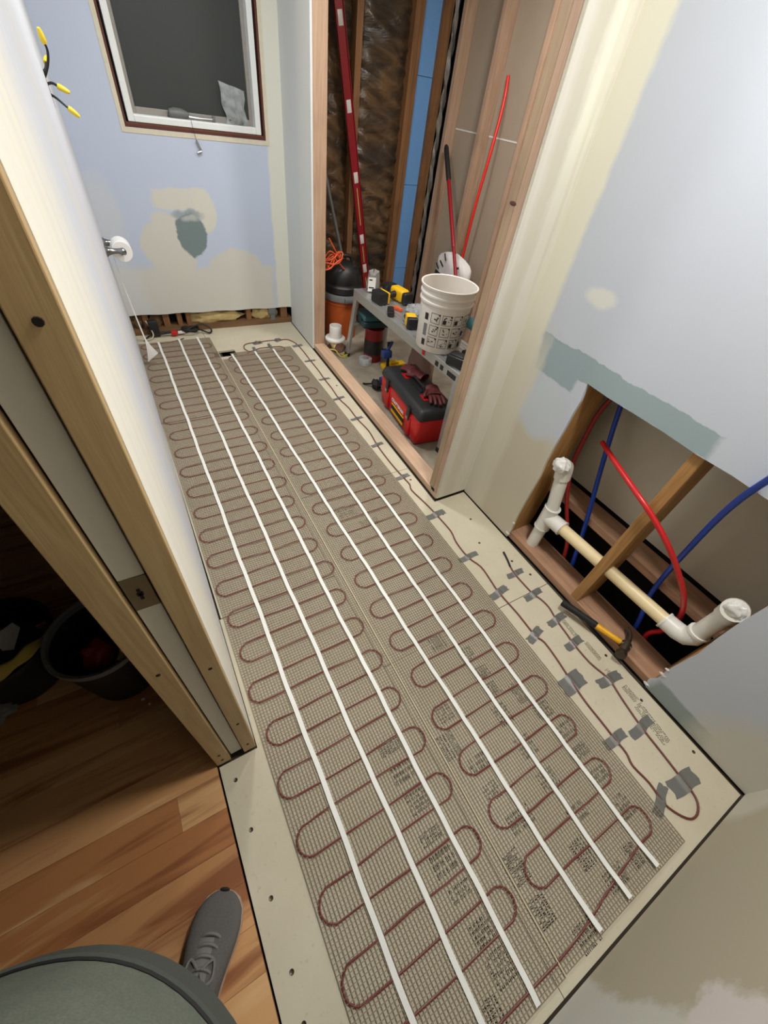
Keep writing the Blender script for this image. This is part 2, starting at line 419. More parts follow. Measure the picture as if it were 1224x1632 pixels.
board(0,0,0,0, [(.457,2.803),(1.196,2.803),(1.214,YB+.03),(.457,YB+.03),(.457,DY1),(DX1,DY1),(DX1,DY0),(.457,DY0)])
mb = MB(); mb.box(-.028, .455, 3.363, YB+.03, -.0128, -.002); obj('backer_board', mb, 'backer_board', floor, smooth=False)
# duct under the opening
mb = MB()
mb.box(DX0-.004, DX0, DY0, DY1, -.30, -.0129); mb.box(DX1, DX1+.004, DY0, DY1, -.30, -.0129)
mb.box(DX0, DX1, DY0-.004, DY0, -.30, -.0129); mb.box(DX0, DX1, DY1, DY1+.004, -.30, -.0129); mb.box(DX0, DX1, DY0, DY1, -.305, -.30)
obj('duct_lining', mb, 'dark_void', floor, smooth=False)
# printing on the boards: blocks of tiny illegible lettering in rows
def print_block(mb, x, y, w, hgt, ang, rows, rnd, dens=.8):
    M = T(x, y, .0004) @ RZ(ang)
    rh = hgt/rows
    for r in range(rows):
        u = 0
        while u < w:
            L = rnd.uniform(.003, .007)
            if rnd.random() < dens:
                hh = rh*.62
                mb.add([(u,r*rh,0),(u+.0022,r*rh,0),(u+.0022,r*rh+hh,0),(u,r*rh+hh,0)], [(0,1,2,3)], M)
                k = rnd.choice((0,.5,.85))
                mb.add([(u,r*rh+hh*k,0),(u+L*.7,r*rh+hh*k,0),(u+L*.7,r*rh+hh*k+.0022,0),(u,r*rh+hh*k+.0022,0)], [(0,1,2,3)], M)
            u += L
rnd = random.Random(3)
for col_x, y0, y1 in ((.300, -.46, .23), (.545, -.47, .26), (.735, -.43, .42), (.885, -.43, .12)):
    y = y0
    while y < y1:
        mb = MB(); hgt = rnd.uniform(.035, .075); w = rnd.uniform(.05, .085)
        print_block(mb, col_x+rnd.uniform(-.006,.02), y, w, hgt, rnd.choice((0,0,90)) , rnd.randint(3,6), rnd, .85)
        o = obj('printed_lettering', mb, 'print_black', floor, smooth=False); o['kind'] = 'stuff'
        y += hgt+rnd.uniform(.01,.05)
for (x, y, w, hgt, a, rows) in ((1.262,.28,.09,.022,-92,3),(1.275,.15,.08,.022,-92,3),(1.262,.03,.05,.02,-92,3),(1.268,-.05,.06,.03,-92,4),(1.25,-.12,.14,.042,-96,5),(.62,1.20,.1,.06,0,4),(.70,1.10,.1,.05,0,4)):
    mb = MB(); print_block(mb, x, y, w, hgt, a, rows, rnd, .9)
    obj('printed_lettering', mb, 'print_soft', floor, smooth=False)['kind'] = 'stuff'
# countersunk screws in the board along the doorway
for (x, y) in ((-.128,.345),(-.122,.205),(-.118,.04),(-.116,-.11),(-.12,-.20),(-.11,-.33),(1.14,1.02),(1.26,.93),(1.31,.52),(1.32,.07),(1.30,-.12),(1.32,-.33),(1.2,.78),(1.12,1.32),(1.15,2.4),(1.28,.62)):
    mb = MB(); mb.lathe([(.0062,.0002),(.0058,.0012),(.003,.0008),(.0012,-.0005)], (x,y,0), 10)
    obj('screw', mb, 'steel_dark', floor)

# hallway floor: planks running across
mb = MB(); mb.box(-2.2, -.168, -1.6, 2.6, -.05, -.022)
hall = struct('floor_hallway', mb, 'dark_void', 'hallway floor of warm brown wood planks')
rnd = random.Random(11); y = -1.55; pw = .092
while y < 2.55:
    x = -.169; 
    x1 = x
    first = rnd.uniform(.12, 1.5)
    while x1 > -2.2:
        L = first if x1 == x else rnd.uniform(.9, 1.5)
        x0 = max(-2.2, x1-L)
        mb = MB(); mb.box(x0+.0003, x1-.0003, y+.0003, y+pw-.0003, -.022, -.001)
        obj('plank', mb, 'hall_plank', hall, smooth=False)
        x1 = x0
    y += pw
# far corner of the hall: plain walls and ceiling
for nm, b in (('wall_hall_side', (-2.3,-2.2,-1.6,2.6,-.02,2.4)), ('wall_hall_far', (-2.2,-.166,2.6,2.7,-.02,2.4)), ('wall_hall_near', (-2.2,-.166,-1.7,-1.6,-.02,2.4)), ('ceiling_hall', (-2.3,-.166,-1.7,2.7,2.4,2.45))):
    mb = MB(); mb.box(*b); struct(nm, mb, 'hall_wall')
# left wall with pocket: two skins from the jamb to the far wall
def wedge(y0, y1, x_in0, x_in1, t, z0, z1):
    mb = MB(); mb.prism([(x_in0,y0),(x_in1,y1),(x_in1-t,y1),(x_in0-t,y0)], z0, z1); return mb
mb = wedge(YJ+.019, YB+.14, xl(YJ+.019), xl(YB+.14), .0127, .012, 2.4)
struct('wall_left', mb, 'paint_left', 'cream mudded left wall leading to the window')
mb = MB(); mb.box(-.166, -.153, YJ+.019, 2.6, 0, 2.4); struct('wall_left_hall_side', mb, 'hall_wall')
mb = MB(); mb.box(-.166, -.0465, YN-.1, YJ+.019, 2.06, 2.4); struct('wall_over_door', mb, 'paint_left')
mb = MB(); mb.box(-.153, -.06, YJ+.019, YB, 2.06, 2.4); struct('trim_1', mb, 'stud_old_z')
# split jamb of the pocket door, the door slab edge between the boards
door = bpy.data.objects.new('door_1', None); C.objects.link(door); door.location = (-.105, YJ+.01, 0)
tag(door, 'white pocket door slid into the wall between pine jamb boards', kind='structure')
def screwholes(par, x, zs):
    for z in zs:
        mb = MB(); mb.lathe([(.0042,0),(.0038,.0012)], (0,0,0), 10, M=T(x, YJ-.0004, z) @ RX(90)); obj('screw_hole', mb, 'screw_hole', par)
for x0, x1, zs in ((-.0835,-.0465,(1.345,.66,.28,.07)), (-.166,-.1245,(.72,.10,.045))):
    mb = MB(); mb.box(x0, x1, YJ, YJ+.019, .004, 2.06)
    b = obj('jamb_board', mb, 'jamb_z', door, smooth=False, bev=.0015); screwholes(b, (x0+x1)/2, zs)
    mb = MB(); mb.box(x0+.004, x1-.002, YJ+.0195, YJ+.06, .004, 2.06); obj('pocket_stud', mb, 'stud_old_z', door, smooth=False)
mb = MB(); mb.box(-.1215, -.0875, YJ+.012, YJ+.82, .012, .916); mb.box(-.1215, -.0875, YJ+.012, YJ+.82, .996, 2.045); mb.box(-.1215, -.0875, YJ+.09, YJ+.82, .916, .996)
slab = obj('door_slab', mb, 'door_white', door, smooth=False, bev=.001)
mb = MB(); mb.box(-.1215, -.0875, YJ+.011, YJ+.088, .9165, .9955); lt = obj('latch_plate', mb, 'latch_brass', door, smooth=False, bev=.001); lt['label'] = 'dull metal edge latch'
mb = MB(); mb.box(-.107, -.1025, YJ+.0095, YJ+.0115, .943, .968); mb.box(-.109, -.1005, YJ+.0095, YJ+.0115, .953, .959); obj('latch_slot', mb, 'screw_hole', lt, smooth=False)
mb = MB(); mb.box(-.120, -.089, YJ+.012, YJ+.82, .003, .0115); obj('bottom_guide', mb, 'black_rubber', door, smooth=False)

# far wall with the window opening; drywall stops 13 cm above the floor
WX0, WX1, WZ0, WZ1 = .275, 1.10, 1.185, 2.18
def quadwall(mb, y0, y1, x0, x1, z0, z1):
    mb.box(x0, x1, y0, y1, z0, z1)
mb = MB()
low = [(-.03,.150)]+[(x, .150-.018*(x/1.25)+.003*math.sin(x*23)) for x in [i*.06 for i in range(21)]]+[(1.23,.128)]
mb.prism(low+[(1.23,WZ0),(-.03,WZ0)], YB, YB+.0127, 'y')
mb.box(-.03, WX0, YB, YB+.0127, WZ0, 2.4); mb.box(WX1, 1.24, YB, YB+.0127, WZ0, 2.4); mb.box(WX0, WX1, YB, YB+.0127, WZ1, 2.4)
wall_back = struct('wall_far', mb, 'paint_back', 'pale blue far wall with cream joint-compound patches')
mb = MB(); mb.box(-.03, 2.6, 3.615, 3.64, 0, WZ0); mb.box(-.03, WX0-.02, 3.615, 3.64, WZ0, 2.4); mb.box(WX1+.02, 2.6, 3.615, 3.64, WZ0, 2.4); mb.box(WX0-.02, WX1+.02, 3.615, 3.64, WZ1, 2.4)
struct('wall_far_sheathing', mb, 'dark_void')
# plate, cut studs and batts in the gap under the drywall
mb = MB(); mb.box(-.03, 1.22, YB+.014, 3.614, -.0128, .045); base = struct('trim_2', mb, 'stud_old_x', 'old wooden bottom plate under the cut far wall', smooth=False)
for x0, x1 in ((.06,.10),(.20,.245),(.30,.335),(.365,.40),(.835,.875),(1.13,1.185)):
    mb = MB(); mb.box(x0, x1, YB+.02, 3.612, .0455, 1.14); obj('wall_stud', mb, 'stud_old_z', base, smooth=False)
def blob(mb, c, r, rnd, n=22, m=12, amp=.22, M=None):
    ph = [rnd.uniform(0,6.28) for _ in range(6)]
    vs = []; fs = []
    for i in range(m+1):
        for k in range(n):
            th = PI*i/m; t = 2*PI*k/n
            d = Vector((math.sin(th)*math.cos(t), math.sin(th)*math.sin(t), -math.cos(th)))
            s = 1+amp*(math.sin(3*d.x*2+ph[0])*math.sin(2.7*d.y*2+ph[1])+.6*math.sin(7*d.z+ph[2])*math.sin(6*d.x+ph[3])+.35*math.sin(13*d.y+ph[4])*math.sin(11*d.z+ph[5]))
            vs.append((c[0]+d.x*r[0]*s, c[1]+d.y*r[1]*s, c[2]+d.z*r[2]*s))
    for i in range(m):
        for k in range(n): fs.append((i*n+k, i*n+(k+1)%n, (i+1)*n+(k+1)%n, (i+1)*n+k))
    mb.add(vs, fs, M)
rnd = random.Random(5)
for i, (x, w, mname) in enumerate(((.60,.20,'insulation_yellow'),(1.0,.11,'insulation_yellow'),(.15,.05,'insulation_brown'),(.02,.06,'insulation_brown'))):
    mb = MB(); blob(mb, (x, YB+.055, .085), (w, .035, .055), rnd, 28, 14, .18); obj('insulation_batt', mb, mname, base)
mb = MB(); mb.rbox(1.02,1.088,YB+.005,YB+.03,.075,.135,.012,3); mb.box(1.035,1.075,YB+.01,YB+.022,.03,.08)
obj('grey_box', mb, 'grey_plastic', base)['label'] = 'pale grey rounded electrical box'

# window: casing edge, brown rough frame, white vinyl frame, grey sash, dark screen
win = bpy.data.objects.new('window_1', None); C.objects.link(win); win.location = ((WX0+WX1)/2, YB, WZ0)
tag(win, 'white vinyl window in brown rough frame, night outside', kind='structure')
def ring(x0, x1, z0, z1, t, y0, y1, tb=None):
    mb = MB(); tb = tb or t
    mb.box(x0, x0+t, y0, y1, z0, z1); mb.box(x1-t, x1, y0, y1, z0, z1); mb.box(x0+t, x1-t, y0, y1, z0, z0+tb); mb.box(x0+t, x1-t, y0, y1, z1-t, z1); return mb
obj('drywall_bead', ring(WX0-.022, WX1+.022, WZ0-.024, WZ1+.02, .023, YB-.003, YB+.012), 'trim_tan', win, smooth=False)
obj('rough_frame', ring(WX0+.001, WX1-.001, WZ0+.001, WZ1, .012, YB-.001, YB+.12), 'brown_gap', win, smooth=False)
mb = MB(); mb.box(WX0+.013, WX1-.013, YB+.004, YB+.06, WZ0+.013, WZ0+.022); obj('rough_sill', mb, 'window_wood', win, smooth=False)
obj('vinyl_frame', ring(WX0+.026, WX1-.026, WZ0+.024, WZ1-.02, .034, YB+.004, YB+.09, .03), 'vinyl_white', win, smooth=False, bev=.003)
mb = MB(); mb.box(WX0+.06, WX1-.06, YB+.008, YB+.085, WZ0+.053, WZ0+.058); obj('sill_ledge', mb, 'vinyl_white', win, smooth=False)
obj('sash', ring(WX0+.06, WX1-.06, WZ0+.058, WZ1-.05, .022, YB+.058, YB+.085, .028), 'vinyl_grey', win, smooth=False, bev=.002)
mb = MB(); mb.box(WX0+.082, WX1-.082, YB+.070, YB+.072, WZ0+.086, WZ1-.07); obj('insect_screen', mb, 'screen_dark', win, smooth=False)
mb = MB(); mb.box(WX0+.03, WX1-.03, YB+.092, YB+.098, WZ0+.03, WZ1-.03); obj('pane', mb, 'glass_night', win, smooth=False)

# far partition stub with its end stud, shower sill, near double stud
YE = 2.985
mb = MB(); mb.prism([(xs(YE)-.0127,YE),(xs(YB)-.0127,YB),(xs(YB),YB),(xs(YE),YE)], .004, 2.4)
struct('wall_partition', mb, 'paint_partition', 'short white partition between the far wall and the shower opening')
mb = MB(); mb.prism([(xs(YE),YE),(xs(YE)+.089,YE),(xs(YE)+.09,YE+.038),(xs(YE)+.001,YE+.038)], .0385, 2.4)
struct('trim_3', mb, 'stud_new_z', 'pinkish end stud of the short partition', smooth=False, bev=.002)
mb = MB(); mb.prism([(xs(YE+.4),YE+.4),(xs(YE+.4)+.089,YE+.4),(xs(YE+.44)+.089,YE+.438),(xs(YE+.44),YE+.438)], .0385, 2.4); struct('trim_4', mb, 'stud_new_z', smooth=False)
mb = MB(); mb.prism([(xs(YP+.012),YP+.012),(xs(YP)+.089,YP+.012),(xs(YE+.5)+.089,YE+.5),(xs(YE+.5),YE+.5)], 0, .038)
struct('trim_5', mb, 'stud_new_y', 'bare wooden sill plate across the shower opening', smooth=False, bev=.0025)
for k in range(2):
    y0 = YP+.0127+k*.0385; mb = MB(); mb.box(1.165, 1.254, y0, y0+.038, .0385 if k == 0 else .050, 2.4)
    struct('trim_%d' % (6+k), mb, 'stud_warm_z' if k else 'stud_new_z', smooth=False, bev=.002)
for y, z, ry, rz in ((1.180,1.305,.016,.006),):
    mb = MB(); mb.ell((1.1648,y,z), (.0008,ry,rz), 14, 8); obj('knot', mb, 'brown_gap', bpy.data.objects['trim_7'])
mb = MB(); mb.box(1.1642,1.1652,1.158,1.186,.034,.052); obj('gap_shade', mb, 'screw_hole', bpy.data.objects['trim_7'], smooth=False)  # dark plate painted in for the shade of the gap under the stud
# return drywall beside the shower, and the shower's near framing
mb = MB(); mb.box(1.164, XR+.013, YP, YP+.0125, .016, 2.4); wr = struct('wall_return', mb, 'paint_return', 'narrow mudded return wall beside the shower opening', smooth=False)
mb = MB(); mb.box(1.1632, 1.1639, YP+.0005, YP+.0125, .016, 2.4); obj('cut_edge', mb, 'gypsum_edge', wr, smooth=False)
mb = MB(); mb.box(1.255, 2.55, YP+.10, YP+.112, 0, 2.4); mb.box(1.255, 2.55, YP+.0127, YP+.10, 0, .038); struct('wall_shower_near', mb, 'drywall_paper')
mb = MB(); mb.box(1.255, 2.60, YP+.112, 3.62, -.04, -.001); struct('floor_shower', mb, 'concrete', 'bare dusty concrete shower floor')

# shower far wall framing (open studs, film, foam) and right wall (new studs over drywall back)
SF = 3.525
mb = MB(); mb.box(1.30, 2.56, SF, 3.612, 0, .04); fw = struct('wall_shower_far', mb, 'stud_old_x', 'open far shower wall with old studs, filmed insulation and blue foam', smooth=False)
for x0, x1, z1 in ((1.42,1.46,2.4),(1.735,1.78,2.4),(2.155,2.235,2.4),(2.375,2.52,2.4)):
    mb = MB()
    if x1-x0 > .07 and x1 < 2.3: mb.box(x0, x0+.038, SF, 3.612, .04, z1)
    elif x1 > 2.5: mb.box(x0, x0+.075, SF, 3.612, .04, z1)
    else: mb.box(x0, x1, SF, 3.612, .04, z1)
    obj('wall_stud', mb, 'stud_old_z', fw, smooth=False)
mb = MB(); mb.box(2.195, 2.2345, SF+.012, 3.612, .04, 2.4); obj('wall_stud', mb, 'stud_old_z', fw, smooth=False)
rnd = random.Random(9)
def film(u0, u1, y, dep):
    ph = [rnd.uniform(0,6.28) for _ in range(8)]
    def fn(u, v):
        x = u0+(u1-u0)*u; z = .045+2.3*v
        e = min(u, 1-u)*2
        y_ = y-dep*min(1, e*3)+.012*math.sin(z*31+ph[0]+3*u)*math.sin(u*4+ph[1])*e+.008*math.sin(z*67+u*9+ph[2])+.01*math.sin(z*7+ph[3])*e+.006*math.sin(z*110+u*23+ph[4])*(1-e)
        return (x, y_, z)
    mb = MB(); mb.grid(fn, 16, 150, .004); return mb
obj('insulation_batt', film(1.782, 2.153, SF+.055, .028), 'insulation_film', fw)
obj('insulation_batt', film(1.462, 1.733, SF+.070, .020), 'insulation_film', fw)
obj('insulation_batt', film(1.285, 1.418, SF+.070, .020), 'insulation_film', fw)
z = .045
for hz in (.345, .61, .61, .61):
    mb = MB(); mb.box(2.236, 2.374, SF+.030, 3.612, z+.0015, min(2.4, z+hz)-.0015); obj('foam_panel', mb, 'foam_blue', fw, smooth=False); z += hz
mb = MB()
def fn(u, v):
    z = .05+2.3*v; return (2.455+.040*u+.003*math.sin(z*40+u*5), SF-.004-.012*math.sin(u*PI)+.006*math.sin(z*23+u*7)+.005*math.sin(z*51+u*3), z)
mb.grid(fn, 6, 140, .003); obj('foil_strip', mb, 'foil', fw)
SX = 2.45
mb = MB(); mb.box(SX+.09, SX+.102, YP+.112, 3.52, 0, 1.372); mb.box(SX+.09, SX+.102, YP+.112, 3.52, 1.378, 2.4); mb.box(SX+.0985, SX+.1015, YP+.112, 3.52, 1.36, 1.39)
rw = struct('wall_shower_right', mb, 'drywall_paper', 'new stud wall at the right of the shower over brown drywall back', smooth=False)
mb = MB(); mb.box(SX+.0885, SX+.0898, YP+.112, 3.52, 1.371, 1.379); obj('joint_strip', mb, 'paper_white', rw, smooth=False)
mb = MB(); mb.box(SX, SX+.089, YP+.112, 3.515, 0, .038); obj('bottom_plate', mb, 'stud_new_y', rw, smooth=False)
for y in (3.385, 2.985, 2.56, 2.15, 1.75, 1.28):
    mb = MB(); mb.box(SX, SX+.0885, y, y+.038, .0385, 2.4); obj('wall_stud', mb, 'stud_new_z', rw, smooth=False, bev=.002)

# vanity wall with the cut-out, double framing behind it
rnd = random.Random(21)
def jit(a): return rnd.uniform(-a, a)
hole = [(.752,.004)]+[(.752+jit(.006), z) for z in (.06,.15,.24,.33,.42,.5,.58,.66,.74,.80)]+[(.757,.868)]+\
       [(y, .868+jit(.003)) for y in (.66,.55,.44,.33,.22,.10,.0)]+[(-.086,.868)]+[(-.086+jit(.007), z) for z in (.78,.7,.6,.5,.4,.3,.22,.14,.08,.04)]+[(-.092,.004)]
poly = [(YN-.01,.004),(YN-.01,2.4),(YP,2.4),(YP,.004)]+hole
mb = MB(); mb.prism(poly, XR, XR+.0127, 'x'); wv = struct('wall_right', mb, 'paint_right', 'vanity wall with a large cut-out showing pipes and studs', smooth=False)
# torn paper and crumbs of gypsum along the cut
for i, (y, z, r) in enumerate([(-.088,.02,.007),(-.09,.12,.008),(-.084,.155,.005),(.757,.03,.008),(.752,.11,.004)]):
    mb = MB(); blob(mb, (XR-.001, y, z), (.003, r*1.5, r*.8), rnd, 14, 8, .5); obj('torn_edge', mb, 'paper_white', wv)
mb = MB(); mb.box(XR+.0132, XR+.153, YN-.01, YP, 0, .038); pl = struct('trim_8', mb, 'plate_y', 'wooden bottom plate inside the vanity wall cut-out', smooth=False, bev=.002)
for y0 in (.752, .302, -.128):
    mb = MB(); mb.box(XR+.0132, XR+.153, y0, y0+.040, .0383, 2.4); obj('wall_stud', mb, 'stud_hole_z', pl, smooth=False, bev=.003)
BX = 1.54; BZT = .295
mb = MB(); mb.box(BX, BX+.115, YN-.01, YP, BZT-.038, BZT); struct('trim_9', mb, 'plate_y', 'horizontal wooden blocking at the back of the cut-out', smooth=False, bev=.002)
mb = MB(); mb.box(BX+.128, BX+.14, YN-.01, YP, BZT+.012, 2.4); struct('wall_chase', mb, 'chase_paper', 'grey drywall back of the pipe cavity', smooth=False)
mb = MB(); mb.box(XR+.013, BX+.14, YP, YP+.0126, .0, 2.4); mb.box(XR+.013, BX+.14, YN-.03, YN-.012, 0, 2.4); struct('wall_chase_ends', mb, 'chase_paper', smooth=False)
mb = MB(); mb.box(XR+.013, BX+.17, YN-.03, YP, -.34, -.33); mb.box(BX+.14, BX+.17, YN-.03, YP, -.33, BZT+.012); mb.box(XR+.0135,XR+.02,YN-.03,YP,-.33,-.04); mb.box(XR+.02,BX+.14,YP-.01,YP,-.33,-.01); mb.box(XR+.02,BX+.14,YN-.03,YN-.02,-.33,-.01)
struct('dark_chase_box', mb, 'dark_void', smooth=False)  # near-black panels paint the darkness of the open pipe void
# near wall and ceiling
mb = MB(); mb.box(-.166, XR+.013, YN-.0127, YN, .007, 2.4); struct('wall_near', mb, 'paint_near', 'tan near wall with pale compound patches', smooth=False)
mb = MB(); mb.box(-.166, XR+.013, YN-.1, YN-.013, -.0128, .045); struct('trim_10', mb, 'dark_void', smooth=False)
mb = MB(); mb.box(-.166, 2.65, YN-.1, 3.64, CEIL, CEIL+.03); struct('ceiling', mb, 'paint_ceiling')
for k, ((lx, ly), w, col) in enumerate(LAMPS):
    t = thing('ceiling_light', ('round flush ceiling light above the vanity wall cut-out', 'round flush ceiling light over the middle of the heating mats', 'round flush ceiling light inside the shower')[k], 'light', (lx, ly, CEIL-.03), 'flush ceiling lights')
    mb = MB(); mb.lathe([(.12,.030),(.12,.012),(.105,.0),(.100,.004),(.100,.030)], (lx,ly,CEIL-.0301), 32); obj('trim_ring', mb, 'lamp_trim', t)
    mb = MB(); mb.lathe([(.0995,.020),(.0995,.024)], (lx,ly,CEIL-.03), 32); obj('diffuser', mb, 'lamp_glow', t)
# ------------------------------------------------------------------ electric heating mats
def lerp_table(tab, k):
    for (a, ya), (b, yb) in zip(tab, tab[1:]):
        if k <= b: return ya+(yb-ya)*(k-a)/(b-a)
    return tab[-1][1]+(k-tab[-1][0])*(tab[-1][1]-tab[-2][1])/(tab[-1][0]-tab[-2][0])
def serpentine(xL, xR, centres, rnd, head=None, tail=None, z=.0045):
    """centres = (y, side) of each U-turn from far to near; rows join consecutive turns"""
    pts = list(head or [])
    for i, (y, s) in enumerate(centres):
        prev = centres[i-1][0] if i else y+.08
        nxt = centres[i+1][0] if i < len(centres)-1 else y-.08
        ytop = (y+prev)/2; ybot = (y+nxt)/2; r = (ytop-ybot)/2; cy = (ytop+ybot)/2
        x = (xL if s < 0 else xR)+rnd.uniform(-.008, .008); cx = x-s*r
        for a in range(-90, 91, 15):
            t = math.radians(a)
            pts.append((cx+s*r*math.cos(t), cy-r*math.sin(t), z))
        if i < len(centres)-1:       # gently wavy run to the other side
            ox = (xR if s < 0 else xL)
            for q in (.25, .5, .75):
                pts.append((cx+(ox-cx)*q, ybot+rnd.uniform(-.004, .004), z))
    pts += list(tail or [])
    return pts
def heating_mat(label, x0, x1, y0, y1, centres, strips, cable_kw, cut=None, cell=.0105):
    t = thing('heating_mat', label, 'heating mat', ((x0+x1)/2, (y0+y1)/2, 0), 'electric floor heating mats')
    mb = MB(); n = int((x1-x0)/cell); w = .00075
    rnd = random.Random(n)
    for i in range(n+1):
        x = x0+(x1-x0)*i/n; ya, yb = y0, y1
        if cut and cut[0] < x < cut[1]: yb = cut[2]
        mb.box(x-w, x+w, ya, yb, .0042, .0068)
    m = int((y1-y0)/cell)
    for j in range(m+1):
        y = y0+(y1-y0)*j/m; a, b = x0, x1
        if cut and y > cut[2]: a = cut[1]
        mb.box(a, b, y-w, y+w, .0048, .0074)
    me = obj('mesh_net', mb, 'mesh_strand', t, smooth=False); me['kind'] = 'stuff'
    for xe in ((x1+.0025,) if x0 < 0 else ()):
        mb = MB(); mb.box(xe-.0016, xe+.0016, y0, y1-.06, .003, .0072); obj('edge_thread', mb, 'wire_beige', t, smooth=False)
    rnd = random.Random(int(x0*100)+4)
    mb = MB(); mb.tube(catmull(serpentine(*cable_kw['x'], centres, rnd, cable_kw.get('head'), cable_kw.get('tail')), 2), .0036, 6)
    obj('heating_cable', mb, 'cable_red', t)
    for k, (xa, ya, xb, yb, lift) in enumerate(strips):
        def fn(u, v, xa=xa, ya=ya, xb=xb, yb=yb, lift=lift, k=k):
            y = ya+(yb-ya)*v; x = xa+(xb-xa)*v+.0015*math.sin(y*9+k*2)+.0008*math.sin(y*31+k)
            z = .0096+.0012*math.sin(y*75+k)*math.sin(y*11)+(lift*max(0, 1-(y-ya)/.10)**2 if lift else 0)
            return (x+(u-.5)*.0148, y, z)
        mb = MB(); mb.grid(fn, 1, 160, .0012); obj('tape_strip', mb, 'tape_white', t)
    return t
def turns(tab, k0, k1, first=-1):
    out = []; k = k0; s = first
    while k <= k1: out.append((lerp_table(tab, k), s)); k += .5; s = -s
    return out
tabL = [(0,3.150),(9,1.650),(15,.720),(21,-.205),(23,-.51)]
cL = turns(tabL, 0, 22)
cL = [(3.30,-1),(3.235,1)]+cL[0:]
heating_mat('left red-wired heating mat along the cream wall', -.024, .484, -.465, 3.36, cL,
    [(.103,-.455,.117,3.36,0), (.247,-.46,.262,3.38,0), (.388,-.462,.396,3.38,0)], {'x': (-.014,.463), 'head': [(.30,3.39,.006),(.2,3.345,.0045),(.1,3.34,.0045)], 'tail': [(.15,-.437,.0045),(.3,-.434,.0045),(.486,-.436,.0045)]})
tabR = [(0,2.965),(9,1.461),(16,.349),(20,-.277),(22,-.59)]
cR = turns(tabR, 0, 20.5)
heating_mat('right red-wired heating mat beside the taped floor cable', .492, 1.04, -.462, 3.06, [(3.045,1)]+cR,
    [(.630,-.452,.573,3.035,.012), (.764,-.452,.748,3.04,.012), (.897,-.450,.893,3.045,.012)],
    {'x': (.525,.985), 'head': [(.687,3.034,.0045),(.80,3.09,.0045)], 'tail': [(.9,-.395,.0045),(.75,-.41,.0045),(.6,-.43,.0045),(.49,-.436,.0045)]}, cut=(.45,.565,2.98))

# lead cable taped to the boards: from the far end of the right mat, along the sill, round the near corner and back
LEAD = [(0.72,3.045),(0.689,3.10),(0.70,3.165),(0.748,3.195),(0.812,3.191),(0.898,3.204),(0.979,3.197),(1.057,3.19),(1.095,3.133),(1.11,3.058),(1.111,2.922),(1.107,2.793),(1.106,2.63),(1.098,2.505),(1.097,2.367),(1.088,2.23),(1.103,2.101),(1.099,1.968),(1.109,1.817),(1.09,1.671),(1.083,1.494),(1.088,1.355),(1.092,1.285),(1.077,1.241),(1.093,1.124),(1.101,1.03),(1.106,0.904),(1.088,0.831),(1.086,0.73),(1.109,0.659),(1.104,0.586),(1.095,0.508),(1.101,0.386),(1.099,0.276),(1.114,0.232),(1.107,0.146),(1.093,0.058),(1.084,-0.024),(1.083,-0.1),(1.081,-0.159),(1.081,-0.209),(1.068,-0.247),(1.077,-0.308),(1.071,-0.368),(1.087,-0.409),(1.113,-0.438),(1.146,-0.443),(1.179,-0.426),(1.192,-0.398),(1.195,-0.361),(1.203,-0.273),(1.21,-0.18),(1.229,-0.075),(1.244,-0.002),(1.226,0.081),(1.227,0.171),(1.233,0.208),(1.243,0.285),(1.258,0.346),(1.254,0.394),(1.24,0.433),(1.237,0.502),(1.237,0.556),(1.248,0.603)]
t = thing('lead_cable', 'red cable taped to the floor, looping round by the near corner', 'cable', (1.1, 1.3, 0))
mb = MB(); mb.tube(catmull([(x,y,.0042) for x,y in LEAD], 3), .0036, 6); obj('cable', mb, 'cable_red', t)
mb = MB(); mb.tube(catmull([(1.245,.596,.0045),(1.260,.633,.005),(1.274,.680,.006)],5), [.0046]*9+[.0052,.004], 8); e = obj('sealed_end', mb, 'black_rubber', t); e['label'] = 'black shrink-sealed cable end'
# duct tape pieces
def tape(x, y, L, W, ang, label, torn=.004, bumpy=True):
    rnd = random.Random(int(x*1000+y*777))
    L *= .86; W *= .92
    M = T(x, y, 0) @ RZ(ang)
    je = [rnd.uniform(-torn, torn) for _ in range(10)]
    def fn(u, v):
        uu = (u-.5)*L + (je[int(v*4)] if u in (0., 1.) else 0)
        z = .0012+(.0068*math.exp(-(uu/.010)**2) if bumpy else .007)
        return (uu, (v-.5)*W+.002*math.sin(uu*60), z)
    mb = MB(); mb.grid(fn, 22, 4, .0008, M)
    tag(obj('duct_tape', mb, 'duct_tape'), label, 'tape', 'grey tape pieces holding the cable')
num = ['first','second','third','fourth','fifth','sixth','seventh','eighth','ninth','tenth','eleventh','twelfth']
tape(.812,3.192,.085,.055,8,'dark grey tape piece over the cable loop, nearest the square floor hole')
tape(.985,3.203,.075,.055,20,'dark grey tape piece on the cable loop below the grey wall box')
tape(1.105,3.068,.10,.038,4,'grey tape piece on the cable bend beside the partition corner')
tape(.757,3.075,.022,.09,0,'thin dark tape slip on the far end of the middle white strip',bumpy=False)
tape(.888,3.105,.022,.09,0,'thin dark tape slip on the far end of the right white strip',bumpy=False)
sill_tapes = [(1.105,2.80,.10,.026,-2),(1.101,2.51,.10,.024,2),(1.091,2.236,.105,.026,8),(1.102,1.973,.105,.026,4),(1.093,1.675,.10,.028,6),(1.091,1.358,.105,.030,4)]
for i, a in enumerate(sill_tapes): tape(*a, 'thin grey tape strip beside the shower sill, %s from the far wall' % num[i])
